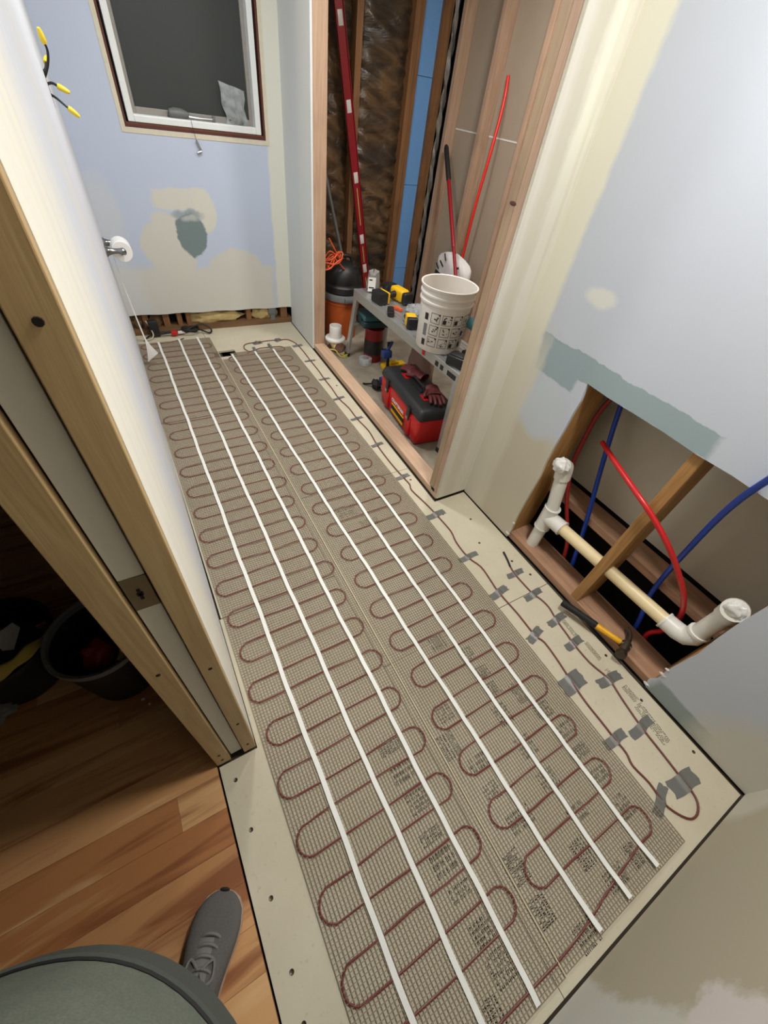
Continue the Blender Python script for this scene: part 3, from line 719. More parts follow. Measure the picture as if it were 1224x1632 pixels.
mid = [(1.103,1.032,.135,.038,4,'grey tape on the cable at the end of the shower sill'),(1.089,.732,.135,.030,2,'slim grey tape on the cable just below the return wall corner'),
       (1.098,.508,.125,.036,8,'grey tape on the outgoing cable left of the black cable end'),(1.102,.277,.11,.038,14,'short grey tape on the outgoing cable beside the hammer handle'),
       (1.096,.058,.135,.070,2,'large square grey tape patch on the outgoing cable'),(1.084,-.160,.125,.036,-2,'grey tape on the outgoing cable next to the row of printed marks'),
       (1.069,-.358,.125,.034,22,'slanted grey tape at the near loop, beside the mat corner'),
       (1.244,.556,.115,.030,-2,'grey tape just below the black cable end'),(1.240,.430,.125,.032,4,'grey tape across the board seam on the returning cable'),
       (1.246,.286,.125,.034,4,'grey tape on the returning cable beside the black hammer grip'),(1.232,.172,.115,.036,2,'grey tape on the returning cable beside the yellow hammer shaft'),
       (1.247,-.004,.14,.040,-6,'torn grey tape on the returning cable below the hammer head'),(1.212,-.182,.145,.036,2,'long grey tape over the printed marks on the returning cable'),
       (1.192,-.367,.145,.058,-6,'large grey tape patch at the near loop, beside the wall')]
for a in mid: tape(*a[:5], a[5])

# black supply cables, clip and beige wires at the far left corner
t = thing('supply_cable', 'black coiled supply cables with a red clip at the far left corner', 'cable', (.25, 3.46, 0))
mb = MB(); mb.tube(catmull([(.03,3.40,.012),(.08,3.455,.02),(.17,3.455,.025),(.28,3.465,.03),(.36,3.495,.04),(.435,3.466,.03),(.50,3.43,.012),(.525,3.47,.02),(.47,3.49,.06),(.40,3.485,.05),(.33,3.475,.03),(.20,3.47,.03),(.07,3.48,.05),(.06,3.54,.10)],6), .006, 8); obj('cable', mb, 'wire_black', t)
mb = MB()
for k in range(3): mb.tube([(.37+(.05+.006*k)*math.cos(a*PI/10), 3.465+(.035+.004*k)*math.sin(a*PI/10), .03+.007*k+.004*math.sin(a)) for a in range(20)], .006, 8, closed=True)
obj('coil', mb, 'wire_black', t)
mb = MB(); mb.rbox(.225,.27,3.435,3.47,.012,.04,.006); obj('red_clip', mb, 'pex_red', t)
mb = MB(); mb.box(.275,.33,3.445,3.47,.02,.034); obj('white_label', mb, 'paper_white', t)
mb = MB(); mb.rbox(.085,.15,3.455,3.50,.005,.12,.008); obj('black_junction', mb, 'black_plastic', t)
t = tag(obj('loose_wire', MB().tube(catmull([(-.02,3.44,.02),(.02,3.42,.015),(.07,3.415,.012),(.10,3.44,.03),(.09,3.47,.08),(.075,3.48,.12)],6), .004, 6), 'wire_beige'), 'beige wire curling up from the far left corner', 'wire')

# ------------------------------------------------------------------ plumbing in the cut-out
t = thing('drain_pipe', 'white plastic drain tee and long cream pipe through the cut-out', 'pipe', (1.43, .33, .0385))
PX = 1.425; R2 = .029
def pipe(name, pts, m, r=R2, n=16): return obj(name, MB().tube(pts, r, n), m, t)
pipe('lower_pipe', [(PX,.648,.0385),(PX,.650,.20)], 'pvc_white')
mb = MB(); mb.tube([(PX,.650,.165),(PX,.650,.18),(PX,.652,.275),(PX,.652,.29)], [.035,.035,.035,.035], 18); mb.tube([(PX,.65,.232),(PX,.60,.238),(PX,.565,.24)], .035, 18); mb.tube([(PX,.566,.24),(PX,.560,.24)], .037, 18); mb.tube([(PX,.650,.162),(PX,.650,.170)], .037, 18); mb.tube([(PX,.652,.286),(PX,.652,.294)], .037, 18)
obj('tee', mb, 'pvc_white', t)
pipe('upper_pipe', [(PX,.652,.28),(PX-.01,.688,.47)], 'pvc_white')
mb = MB(); mb.tube([(PX-.009,.684,.45),(PX-.011,.690,.485),(PX-.02,.692,.51),(PX-.045,.692,.525)], [.034,.035,.035,.034], 18); obj('elbow', mb, 'pvc_white', t)
rnd = random.Random(2)
mb = MB(); blob(mb, (PX-.056,.692,.528), (.022,.034,.034), rnd, 22, 14, .16); obj('plastic_plug', mb, 'plastic_wrap', t)['label'] = 'crumpled plastic stuffed in the pipe end'
pipe('cross_pipe', [(PX,.57,.24),(PX,.03,.262)], 'pvc_aged', .027)
mb = MB(); mb.tube([(PX,.045,.262),(PX,-.005,.266),(PX,-.03,.275),(PX,-.045,.30),(PX,-.046,.325)], [.034,.035,.035,.035,.034], 18); mb.tube([(PX,.05,.262),(PX,.042,.262)], .037, 18); mb.tube([(PX,-.046,.322),(PX,-.046,.332)], .037, 18); obj('elbow', mb, 'pvc_white', t)
pipe('riser_pipe', [(PX,-.046,.32),(PX-.012,-.048,.47)], 'pvc_white')
mb = MB(); mb.tube([(PX-.011,-.048,.455),(PX-.014,-.048,.49),(PX-.03,-.048,.515),(PX-.05,-.048,.525)], [.034,.036,.037,.037], 18); obj('elbow', mb, 'pvc_white', t)
mb = MB(); blob(mb, (PX-.052,-.048,.526), (.014,.029,.029), rnd, 22, 14, .2); obj('plastic_plug', mb, 'plastic_wrap', t)['label'] = 'clear plastic stuffed in the riser end'
def pex(label, pts, m, r=.0098):
    return tag(obj('pex_pipe', MB().tube(catmull(pts, 8), r, 10), m), label, 'pipe', 'plastic water pipes in the cut-out')
pex('straight blue water pipe rising behind the left of the cut-out', [(1.57,.76,1.0),(1.56,.701,.789),(1.55,.664,.669),(1.537,.602,.486),(1.5255,.531,.283),(1.5255,.473,.069),(1.5255,.43,-.12)], 'pex_blue')
pex('curved blue water pipe leaving the cut-out at the right', [(1.28,.128,1.03),(1.33,.149,.924),(1.37,.165,.824),(1.41,.172,.704),(1.45,.17,.551),(1.49,.165,.39),(1.5255,.148,.212),(1.5255,.104,.073),(1.5255,.06,-.12)], 'pex_blue')
pex('shaded red water pipe bending behind the left stud', [(1.55,.69,.90),(1.53,.725,.81),(1.52,.740,.728),(1.518,.738,.619),(1.518,.721,.459),(1.524,.657,.292),(1.5255,.537,.093),(1.5255,.49,-.12)], 'pex_red_deep')  # deeper red than the other pipe, its shade put into the colour
pex('bright red water pipe arching across the middle stud', [(1.48,.646,.653),(1.42,.538,.655),(1.355,.399,.652),(1.345,.30,.622),(1.36,.205,.562),(1.40,.125,.473),(1.44,.061,.379),(1.49,.025,.26),(1.5255,.026,.125),(1.5255,.047,.047),(1.5255,.012,-.12)], 'pex_red')
# hammer lying on the plate
t = thing('hammer', 'claw hammer with black grip and yellow shaft resting on the plate', 'hammer', (1.35, .17, .038))
A = Vector((1.300,.330,.045)); B = Vector((1.385,.045,.062)); d = (B-A).normalized()
def hp(s): return A+d*s
mb = MB(); mb.tube([hp(0),hp(.004),hp(.05),hp(.10),hp(.15),hp(.16)], [.012,.0165,.0155,.0145,.0155,.0135], 14); obj('grip', mb, 'black_rubber', t)
mb = MB(); mb.tube([hp(.158),hp(.17),hp(.23),hp(.262),hp(.266)], [.0125,.0128,.0118,.0125,.010], 14); obj('shaft', mb, 'hammer_yellow', t)
hc = hp(.285); side = Vector((d.y,-d.x,0)).normalized()       # towards the wall
mb = MB(); mb.tube([hp(.262),hp(.276),hp(.305)], [.010,.016,.013], 12)
mb.tube([hc-side*.012, hc+side*.02, hc+side*.034, hc+side*.040, hc+side*.046, hc+side*.062], [.020,.017,.015,.019,.0215,.0205], 14)
obj('head', mb, 'steel_dark', t)
for s in (-1, 1):
    mb = MB(); off = Vector((0,0,.008*s))
    mb.tube(catmull([hc-side*.005+off*.6, hc-side*.035+off, hc-side*.065+off*1.2-d*.010, hc-side*.085+off*1.5-d*.028],4), [.013,.012,.011,.010,.0095,.009,.0085,.008,.007,.006,.005,.004,.0025], 8); obj('claw', mb, 'steel_dark', t)
# ------------------------------------------------------------------ left wall: paper holder, capped wires; window ledge
t = thing('paper_holder', 'dark chrome toilet paper holder on the left wall', 'paper holder', (xl(2.95), 2.95, .72))
for y in (2.868, 3.022):
    x0 = xl(y)
    mb = MB(); mb.lathe([(.026,0),(.026,.005),(.020,.012),(.0145,.03),(.0125,.055),(.0145,.075),(.016,.085),(.012,.092)], (0,0,0), 18, M=T(x0,y,.735) @ RY(90)); obj('arm', mb, 'chrome', t)
mb = MB(); mb.tube([(xl(2.95)+.078,2.862,.735),(xl(2.95)+.078,3.028,.735)], .009, 12); obj('spindle', mb, 'chrome', t)
cx = xl(2.95)+.078; cz = .7237
mb = MB(); prof = [(.0205,-.052),(.048,-.052),(.050,-.050),(.050,.050),(.048,.052),(.0205,.052),(.0205,-.052)]
mb.lathe(prof[:-1]+[(.0205,-.052)], (0,0,0), 32, M=T(cx,2.945,cz) @ RX(90))
mb.f = [f for f in mb.f if len(f) == 4]
roll = thing('toilet_paper', 'white toilet paper roll with a twisted tail hanging to the floor', 'toilet paper', (cx, 2.945, .68)); obj('roll', mb, 'tp_white', roll)
def fn(u, v):
    z = cz-v*.665; w = .010+.030*max(0,(v-.78)/.22)**1.5; a = math.radians(88-28*v-50*max(0,(v-.8)/.2))
    x = cx-.051*(1-v*.25)-.0*v+.030*v**2; y = 2.94+.10*v
    return (x+(u-.5)*2*w*math.cos(a), y+(u-.5)*2*w*math.sin(a)*(.5 if v>.8 else 1)-.02*v, z+(u-.5)*.05*max(0,(v-.8)/.2))
mb = MB(); mb.grid(fn, 4, 40, .0006); obj('tail', mb, 'tp_white', roll)
t = thing('capped_wires', 'black wires with yellow wire nuts poking out of the left wall', 'wires', (xl(2.5), 2.5, 1.36))
def capped(pts, cap):
    w = obj('wire', MB().tube(catmull(pts, 5), .0042, 6), 'wire_black', t)
    e = Vector(pts[-1]); dd = (e-Vector(pts[-2])).normalized()
    mb = MB(); mb.tube([e-dd*.004, e+dd*.004, e+dd*.022, e+dd*.034], [.008,.010,.0085,.005], 10); obj('wire_nut', mb, 'wirenut_yellow', w)
x0 = xl(2.5)
capped([(x0-.004,2.5,1.385),(x0+.020,2.49,1.42),(x0+.034,2.48,1.455),(x0+.032,2.47,1.478)], 0)
capped([(x0-.004,2.50,1.40),(x0+.010,2.52,1.41),(x0+.018,2.55,1.425)], 0)
capped([(x0-.004,2.49,1.37),(x0+.015,2.50,1.375),(x0+.032,2.50,1.368)], 0)
capped([(x0-.004,2.50,1.345),(x0+.015,2.49,1.335),(x0+.036,2.48,1.318),(x0+.044,2.48,1.312)], 0)
mb = MB()
blob(mb, (x0-.002,2.5,1.36), (.003,.03,.055), random.Random(8), 14, 8, .2); obj('wall_opening', mb, 'dark_void', t)
LZ = WZ0+.058
t = thing('window_crank', 'grey folding window crank handle lying on the sill', 'window handle', (.60, YB+.03, LZ))
mb = MB(); mb.lathe([(.001,-.06),(.018,-.052),(.026,-.02),(.024,.02),(.014,.05),(.006,.062)], (0,0,0), 18, M=T(.585,YB+.028,LZ+.021) @ RY(90)); obj('cover', mb, 'grey_plastic', t)
mb = MB(); mb.tube([(.64,YB+.02,LZ+.012),(.70,YB+.016,LZ+.010),(.78,YB+.02,LZ+.012)], .007, 8); obj('arm', mb, 'steel', t)
mb = MB(); mb.lathe([(.009,0),(.011,.01),(.009,.028)], (.785,YB+.02,LZ+.001), 12); obj('knob', mb, 'grey_plastic', t)
t = thing('hanging_hook', 'small metal hook dangling on a thread below the window', 'hook', (.66, YB-.02, 1.11))
mb = MB(); mb.tube([(.645,YB-.004,LZ+.004),(.648,YB-.012,1.20),(.655,YB-.014,1.155)], .0011, 5); obj('thread', mb, 'wire_black', t)
mb = MB(); mb.tube([(.655,YB-.014,1.155),(.675,YB-.014,1.108)], .006, 8); mb.tube([(.677,YB-.014,1.106),(.650,YB-.016,1.098)], .007, 8); obj('hook', mb, 'steel', t)
def fn(u, v):
    x = .855+.135*u+.012*math.sin(v*9)*(1-v)+.02*(v-.5)*(-1 if u<.5 else .4); z = LZ+.001+.185*v-.03*u*v
    y = YB+.032-.022*math.sin(PI*u)*(1-.45*v)+.006*math.sin(u*17+v*5)+.006*math.sin(v*19+u*3)
    return (x, y, z)
t = thing('plastic_bag', 'clear plastic bag of hardware standing on the window sill', 'bag', (.92, YB+.03, LZ))
mb = MB(); mb.grid(fn, 14, 16); obj('front_film', mb, 'clear_bag', t)
mb = MB(); mb.grid(lambda u, v: (fn(u,v)[0], YB+.040+.012*math.sin(PI*u)*(1-v)+.004*math.sin(u*13+v*7), fn(u,v)[2]), 14, 16); obj('back_film', mb, 'clear_bag', t)
mb = MB(); blob(mb, (.935,YB+.030,LZ+.020), (.045,.012,.016), random.Random(4), 16, 8, .2); obj('hardware', mb, 'steel_dark', t)
# ------------------------------------------------------------------ shower: work platform and what stands on it
PZ = .505
t = thing('work_platform', 'aluminium folding work platform spanning the shower', 'platform', (1.595, 2.14, 0))
X0, X1, Y0, Y1 = 1.445, 1.745, 1.49, 2.79
mb = MB(); mb.box(X0+.003, X1-.003, Y0, Y1, PZ-.006, PZ)
for i in range(9): mb.box(X0+.02+i*.031, X0+.03+i*.031, Y0+.01, Y1-.01, PZ, PZ+.0022)
obj('deck', mb, 'aluminium', t, smooth=False)
for x0, x1 in ((X0, X0+.022), (X1-.022, X1)):
    mb = MB(); mb.box(x0, x1, Y0-.004, Y1+.004, PZ-.062, PZ+.001); r = obj('side_rail', mb, 'aluminium', t, smooth=False, bev=.003)
    if x0 == X0:
        for (ya, yb, mm) in ((1.52,1.60,'print_black'),(1.64,1.67,'print_black'),(1.69,1.72,'print_black'),(1.83,1.86,'tool_red')):
            mb = MB(); mb.box(X0-.0012, X0-.0002, ya, yb, PZ-.05, PZ-.022); obj('rail_sticker', mb, mm, r, smooth=False)
for y0, ys in ((Y0+.03, -1), (Y1-.03, 1)):
    mb = MB(); mb.cbox((1.595, y0, PZ-.03), (X1-X0-.05, .03, .04)); obj('end_bar', mb, 'aluminium', t, smooth=False)
    for x, sx in ((X0+.012, -1), (X1-.012, 1)):
        f = Vector((x+sx*.030, y0+ys*.045, .012)); top = Vector((x, y0, PZ-.02))
        M = frame((f+top)/2, (top-f), (sx,0,0)); L = (top-f).length
        mb = MB(); mb.cbox((0,0,0), (L,.040,.022), M); lg = obj('leg', mb, 'aluminium', t, smooth=False, bev=.003)
        mb = MB(); mb.cbox((-L/2+.004,0,0), (.03,.046,.028), M); obj('foot', mb, 'black_rubber', lg, smooth=False, bev=.004)
        if sx < 0 and ys < 0:
            mb = MB(); mb.cbox((L/2-.12,0,-.0122), (.05,.026,.001), M); obj('warning_sticker', mb, 'print_black', lg, smooth=False)
    mb = MB(); mb.cbox((1.595, y0+ys*.023, .262), (X1-X0+.02, .045, .022)); obj('rung', mb, 'aluminium', t, smooth=False, bev=.003)

# white five-gallon bucket with printed instruction panels
BX0, BY0, BZ = 1.53, 1.84, PZ+.003
RB, RT, HB = .130, .146, .335
t = thing('white_bucket', 'large white plastic bucket with printed instruction panels on the platform', 'bucket', (BX0, BY0, BZ))
mb = MB(); mb.lathe([(0.0001,.004),(.10,.004),(.126,.0),(RB,.006),(.1425,HB-.085),(.150,HB-.083),(.150,HB-.075),(.144,HB-.072),(.1445,HB-.05),(.152,HB-.048),(.152,HB-.040),(.146,HB-.037),(.148,HB-.012),(.156,HB-.010),(.157,HB-.002),(.154,HB),(.148,HB-.003),(.141,HB-.06),(.127,.012),(.0001,.010)], (BX0,BY0,BZ), 48)
bk = obj('bucket_shell', mb, 'bucket_white', t)
def on_bucket(a, z, off=.0007):
    r = RB+(.1425-RB)*min(1, z/(HB-.085))+off
    th = math.radians(a); return (BX0+r*math.cos(th), BY0+r*math.sin(th), BZ+z)
def patch(mb, a0, a1, z0, z1, n=4):
    for i in range(n):
        A = a0+(a1-a0)*i/n; B = a0+(a1-a0)*(i+1)/n
        mb.add([on_bucket(A,z0),on_bucket(B,z0),on_bucket(B,z1),on_bucket(A,z1)], [(0,1,2,3)])
rnd = random.Random(12)
for row, z in enumerate((.036, .100, .164)):
    for c in range(5):
        a = 203+c*27; w = 22
        mb = MB(); th = .9
        patch(mb, a, a+w, z, z+.0025, 5); patch(mb, a, a+w, z+.050, z+.0525, 5); patch(mb, a, a+th, z, z+.0525, 1); patch(mb, a+w-th, a+w, z, z+.0525, 1)
        if (row, c) in ((2,1),(2,2),(1,3),(0,2),(0,3)): patch(mb, a+2, a+w*.45, z+.006, z+.028, 3)
        for q in range(7):
            aa = a+rnd.uniform(2,w-5); zz = z+rnd.uniform(.006,.040); patch(mb, aa, aa+rnd.uniform(1.2,4), zz, zz+rnd.uniform(.002,.009), 1)
        patch(mb, a+w-4, a+w-1, z+.043, z+.050, 1)
        obj('pictogram_panel', mb, 'print_black', bk, smooth=False)
for z0, z1 in ((.03,.065),(.085,.15),(.17,.205)):
    mb = MB(); patch(mb, 186, 196, z0, z1, 3); obj('printed_label', mb, 'print_black' if z1-z0 < .05 else 'grey_plastic', bk, smooth=False)
mb = MB(); mb.tube(catmull([on_bucket(-10,HB-.06,.012),(BX0+.19,BY0-.11,BZ+.17),(BX0+.185,BY0-.02,BZ+.10),(BX0+.19,BY0+.07,BZ+.17),on_bucket(30,HB-.06,.012)],6), .0022, 6); obj('bail_handle', mb, 'steel', t)

# tools on the platform deck
TZ = PZ+.0025
t = thing('cordless_drill', 'black and yellow cordless tool lying on the platform, battery foremost', 'power tool', (1.60, 2.52, TZ))
M = T(1.50, 2.51, TZ) @ RZ(8)
mb = MB(M); mb.rbox(-.035,.035,-.055,.055,.0,.075,.010); obj('battery', mb, 'black_plastic', t)
mb = MB(M); mb.rbox(.036,.052,-.050,.050,.004,.072,.005); obj('battery_trim', mb, 'yellow', t)
mb = MB(M); mb.tube([(.05,0,.038),(.09,0,.040),(.14,0,.044)], [.022,.019,.022], 12); obj('handle', mb, 'black_plastic', t)
mb = MB(M); mb.rbox(.13,.205,-.075,.06,.004,.082,.018,3); bd = obj('body', mb, 'yellow', t)
mb = MB(M); mb.rbox(.125,.210,-.115,-.076,.006,.078,.014,3); mb.rbox(.15,.2105,-.06,.05,.02,.06,.006); obj('motor_cap', mb, 'black_plastic', bd)
mb = MB(M); mb.tube([(.168,.061,.043),(.168,.10,.043),(.168,.115,.043)], [.026,.022,.012], 14); obj('chuck', mb, 'black_plastic', t)
t = thing('tape_measure', 'yellow and black boxy tool with black prongs beside the bucket', 'tool', (1.50, 2.15, TZ))
M = T(1.515, 2.13, TZ) @ RZ(70)
mb = MB(M); mb.rbox(-.035,.028,-.032,.032,0,.068,.010,3); obj('case', mb, 'yellow', t)
mb = MB(M); mb.rbox(-.075,-.0355,-.034,.034,0,.066,.008,3); obj('grip', mb, 'black_plastic', t)
for s in (-1, 1):
    mb = MB(M); mb.rbox(.0285,.085,s*.018-.007,s*.018+.007,.014,.034,.003); obj('prong', mb, 'black_plastic', t)
mb = MB(M); mb.cbox((.0,-.0325,.034),(.008,.001,.030)); mb.cbox((.0,-.0325,.034),(.026,.001,.010)); obj('mark', mb, 'black_plastic', t, smooth=False)
def small(name, label, cat, mb, m, **k): return tag(obj(name, mb, m, **k), label, cat)
mb = MB(T(1.476,2.31,TZ) @ RZ(62)); mb.rbox(-.05,.05,-.022,.022,0,.034,.006); mb.rbox(-.042,.03,-.018,.018,.034,.042,.003)
small('battery_pack', 'loose black battery at the platform edge in front of the drill', 'battery', mb, 'black_plastic')
mb = MB(T(1.565,2.36,TZ) @ RZ(20)); mb.rbox(-.010,.010,-.03,.03,0,.02,.004); mb.tube([(0,.028,.01),(0,.05,.01)], .006, 8)
small('orange_clip', 'small orange clip lying between the drill and the yellow tool', 'clip', mb, 'orange_cord')
def bagfn(cx, cy, w, d, hh, ph):
    def fn(u, v):
        a = 2*PI*u; rr = (1-.25*v+.10*math.sin(3*a+ph)+.06*math.sin(7*a+5*v+ph))*(1 if v < .97 else .1)*(.25+.75*min(1, v*6) if v < .16 else 1)
        return (cx+w*rr*math.cos(a), cy+d*rr*math.sin(a), TZ+.001+hh*v*(1+.10*math.sin(2*a+ph)))
    return fn
mb = MB(); mb.grid(bagfn(1.655,2.30,.055,.06,.05,1.), 24, 10); small('clear_pouch', 'crumpled clear plastic pouch on the platform behind the orange clip', 'bag', mb, 'clear_bag')
t = thing('hardware_bag', 'grey plastic bag with a white label at the far platform end', 'bag', (1.64, 2.72, TZ))
mb = MB(); mb.grid(bagfn(1.565,2.735,.05,.04,.125,2.2), 24, 12); obj('bag_film', mb, 'crumple_grey', t)
mb = MB(frame((1.53,2.685,TZ+.055),(.9,-.42,0),(0,0,1))); mb.box(-.026,.026,-.001,.001,-.045,.045); lb = obj('paper_label', mb, 'paper_white', t, smooth=False)
for zz in (.025,-.024):
    mb = MB(frame((1.53,2.685,TZ+.055),(.9,-.42,0),(0,0,1))); mb.box(-.02,.002 if zz > 0 else .016,-.0018,-.0011,zz,zz+.008); obj('label_print', mb, 'print_black', lb, smooth=False)
mb = MB(); mb.lathe([(.03,0),(.056,.002),(.058,.01),(.058,.042),(.054,.05),(.03,.05),(.028,.045)], (1.685,2.685,TZ), 26); small('black_tape_roll', 'round black tape roll behind the drill on the platform', 'tape roll', mb, 'black_plastic')
# right end of the platform, partly behind the double stud
t = thing('teal_drill', 'teal cordless drill standing on its battery at the near platform end', 'power tool', (1.60, 1.615, TZ))
mb = MB(T(1.60,1.61,TZ)); mb.rbox(-.035,.035,-.05,.05,0,.05,.008); obj('battery', mb, 'black_plastic', t)
mb = MB(T(1.60,1.61,TZ)); mb.tube([(0,.0,.05),(0,.004,.10),(0,.0,.15)], [.019,.018,.022], 12); obj('handle', mb, 'teal_dark', t)
mb = MB(T(1.60,1.61,TZ)); mb.tube([(0,.085,.185),(0,.075,.185),(0,-.03,.185),(0,-.05,.185)], [.020,.030,.031,.024], 16); obj('body', mb, 'teal', t)
mb = MB(T(1.60,1.61,TZ)); mb.tube([(0,-.05,.185),(0,-.085,.185),(0,-.10,.185)], [.021,.018,.008], 14); obj('chuck', mb, 'black_plastic', t)
mb = MB(T(1.495,1.595,TZ) @ RZ(25)); mb.rbox(-.04,.04,-.055,.055,0,.055,.008); mb.rbox(-.03,.03,-.04,.04,.055,.062,.003)
small('tool_charger', 'black box-shaped charger on the near end of the platform', 'charger', mb, 'black_plastic')
mb = MB(); mb.lathe([(.030,0),(.034,.004),(.036,.20),(.030,.225),(.018,.24),(.018,.262),(.0001,.264)], (1.705,1.70,TZ), 20); small('white_bottle', 'white bottle standing behind the bucket near the double stud', 'bottle', mb, 'paper_white')
mb = MB(); mb.lathe([(.02,0),(.024,.004),(.024,.30),(.02,.31)], (1.625,1.535,.001), 14); small('yellow_tube', 'yellow-capped tube standing behind the near platform leg', 'tube', mb, 'yellow')

# below the platform
t = thing('toolbox', 'red and black toolbox on the shower floor under the platform', 'toolbox', (1.475, 1.83, 0))
M = T(1.458, 1.845, .0) @ RZ(83.5); HL, HW = .295, .130
def taper(mb, x, y, z0, z1, k, r=.018):
    mb.rbox(-x, x, -y, y, z0, z1, r, 3)
    for i, v in enumerate(mb.v): pass
mb = MB(); mb.rbox(-HL, HL, -HW, HW, .0, .188, .022, 3)
for v in mb.v:
    k = .93+.07*min(1, v.z/.16); v.x *= k; v.y *= k
mb.v = [M @ v for v in mb.v]; base = obj('tray', mb, 'tool_red', t)
for x in (-.165, .165):
    mb = MB(M); mb.rbox(x-.030, x+.030, HW-.012, HW+.005, .02, .16, .004); obj('front_rib', mb, 'tool_red', base)
mb = MB(); mb.rbox(-HL-.004, HL+.004, -HW-.004, HW+.004, .180, .252, .024, 3)
for v in mb.v:
    k = 1-.10*max(0, (v.z-.205)/.047); v.x *= k*.5+.5; v.y *= k
mb.v = [M @ v for v in mb.v]; lid = obj('lid', mb, 'tool_black', t)
mb = MB(M); mb.rbox(-.085,.085,-.03,.03,.2525,.259,.004); mb.tube([(-.08,0,.257),(-.075,0,.275),(.075,0,.275),(.08,0,.257)], .009, 8); obj('handle', mb, 'black_plastic', lid)
for x in (-.145, .125):
    mb = MB(M); mb.rbox(x-.035,x+.035,-.045,.05,.2522,.2558,.002); obj('lid_inset', mb, 'tool_red', lid)
for x in (-.165, .165):
    mb = MB(M); mb.rbox(x-.02,x+.02,HW+.005,HW+.014,.13,.215,.004); l = obj('latch', mb, 'black_plastic', t)
    mb = MB(M); mb.cbox((x,HW+.0155,.145),(.022,.004,.018)); obj('latch_clip', mb, 'steel', l, smooth=False)
fy = HW*.985
Mf = M @ T(0, fy+.0014, 0) @ RX(90) @ RY(180)
def strip(z0, z1, x0, x1, m, nm):
    mb = MB(M); mb.box(x0, x1, fy-.002, fy+.0010, z0, z1); return obj(nm, mb, m, base, smooth=False)
strip(.034,.052,-.10,.085,'yellow','yellow_stripe'); strip(.055,.082,-.10,.085,'black_plastic','black_stripe'); strip(.085,.092,-.10,.085,'yellow','yellow_line')
text_mesh('brand_lettering', 'CRAFTSMAN', .032, M @ T(0, fy+.0012, .118) @ RZ(180) @ RX(90), 'paper_white', base)
# leather gloves on the lid
def glove(label, M, mirror=1):
    t = thing('work_glove', label, 'glove', M @ Vector((0,0,0)), 'leather work gloves on the toolbox')
    rnd = random.Random(31 if mirror > 0 else 32)
    def palm(u, v):
        a = 2*PI*u; w = .042+.010*v; x = -.06+.11*v
        return (x, mirror*w*math.cos(a)*(1+.08*math.sin(9*v)), .020+.017*math.sin(a)*(1+.2*math.sin(7*v+3*u))+.004*math.sin(13*v+5*u))
    mb = MB(M); mb.grid(palm, 18, 10); mb.ell((.048,0,.02),(.018,.046,.016)); obj('palm', mb, 'leather', t)
    for k, (y, L) in enumerate(((-.034,.060),(-.012,.075),(.012,.072),(.034,.058))):
        mb = MB(M); yy = mirror*y
        mb.tube(catmull([(.045,yy,.022),(.075,yy*1.1,.026),(.06+L*.8,yy*1.2,.020),(.06+L,yy*1.25,.013)],3), [.0115,.012,.0118,.0115,.011,.0108,.0105,.0098,.009,.006], 8); obj('finger', mb, 'leather', t)
    mb = MB(M); mb.tube(catmull([(-.01,mirror*.036,.022),(.02,mirror*.058,.02),(.048,mirror*.066,.014)],3), [.013,.013,.0128,.012,.0115,.010,.007], 8); obj('thumb', mb, 'leather', t)
glove('dark red leather glove on the far end of the toolbox lid', M @ T(.10,-.04,.2535) @ RZ(20))
glove('dark red leather glove on the near end of the toolbox lid', M @ T(-.13,-.035,.2535) @ RZ(165), -1)
mb = MB(); blob(mb, (1.405,2.275,.034), (.030,.05,.033), random.Random(3), 18, 10, .14); mb.tube(catmull([(1.395,2.30,.03),(1.36,2.34,.012),(1.345,2.36,.008)],4), .007, 6)
small('black_pouch', 'black pouch with a strap on the floor left of the toolbox', 'pouch', mb, 'black_rubber')
t = thing('bar_clamp', 'blue and black bar clamp standing on end beside the toolbox', 'clamp', (1.53, 2.31, 0))
mb = MB(); mb.cbox((0,0,.15),(.022,.008,.30), T(1.525,2.32,0) @ RX(-8)); obj('bar', mb, 'black_plastic', t, smooth=False)
mb = MB(T(1.525,2.32,0) @ RX(-8)); mb.rbox(-.06,.018,-.022,.022,.005,.05,.008); obj('jaw', mb, 'blue_tool', t)
mb = MB(T(1.525,2.32,0) @ RX(-8)); mb.rbox(-.05,.022,-.024,.024,.19,.245,.010); mb.tube([(-.01,0,.245),(.02,0,.285),(.03,0,.30)], [.014,.012,.01], 8); obj('trigger_head', mb, 'blue_tool', t)
mb = MB(); mb.rbox(1.60,1.80,2.50,2.56,.0,.035,.006); mb.rbox(1.66,1.74,2.505,2.555,.035,.05,.004); small('yellow_level', 'flat yellow tool on the floor behind the blue clamp', 'tool', mb, 'yellow')
mb = MB(); mb.lathe([(.026,0),(.05,0),(.052,.004),(.052,.046),(.05,.05),(.026,.05),(.026,0)], (1.505,2.64,0), 26); mb.f = [f for f in mb.f if len(f) == 4]; small('clear_tape_roll', 'pale roll of tape on the concrete by the platform foot', 'tape roll', mb, 'clear_bag')
t = thing('paint_tin', 'dark red tin under the green case', 'tin', (1.60, 2.70, 0))
mb = MB(); mb.lathe([(.070,0),(.072,.004),(.072,.24),(.075,.246),(.075,.255),(.06,.255)], (1.60,2.70,0), 26); obj('can', mb, 'level_red', t)
mb = MB(); mb.lathe([(.0725,.06),(.0728,.061),(.0728,.17),(.0725,.171)], (1.60,2.70,0), 26); mb.f = [f for f in mb.f if len(f) == 4]; obj('wrap_label', mb, 'black_plastic', t)
t = thing('green_case', 'dark teal tool case resting on the far platform rung', 'case', (1.60, 2.72, .275))
mb = MB(T(1.60,2.71,.2755) @ RZ(-6)); mb.rbox(-.125,.125,-.085,.085,0,.048,.012,3); obj('lower_shell', mb, 'teal_dark', t)
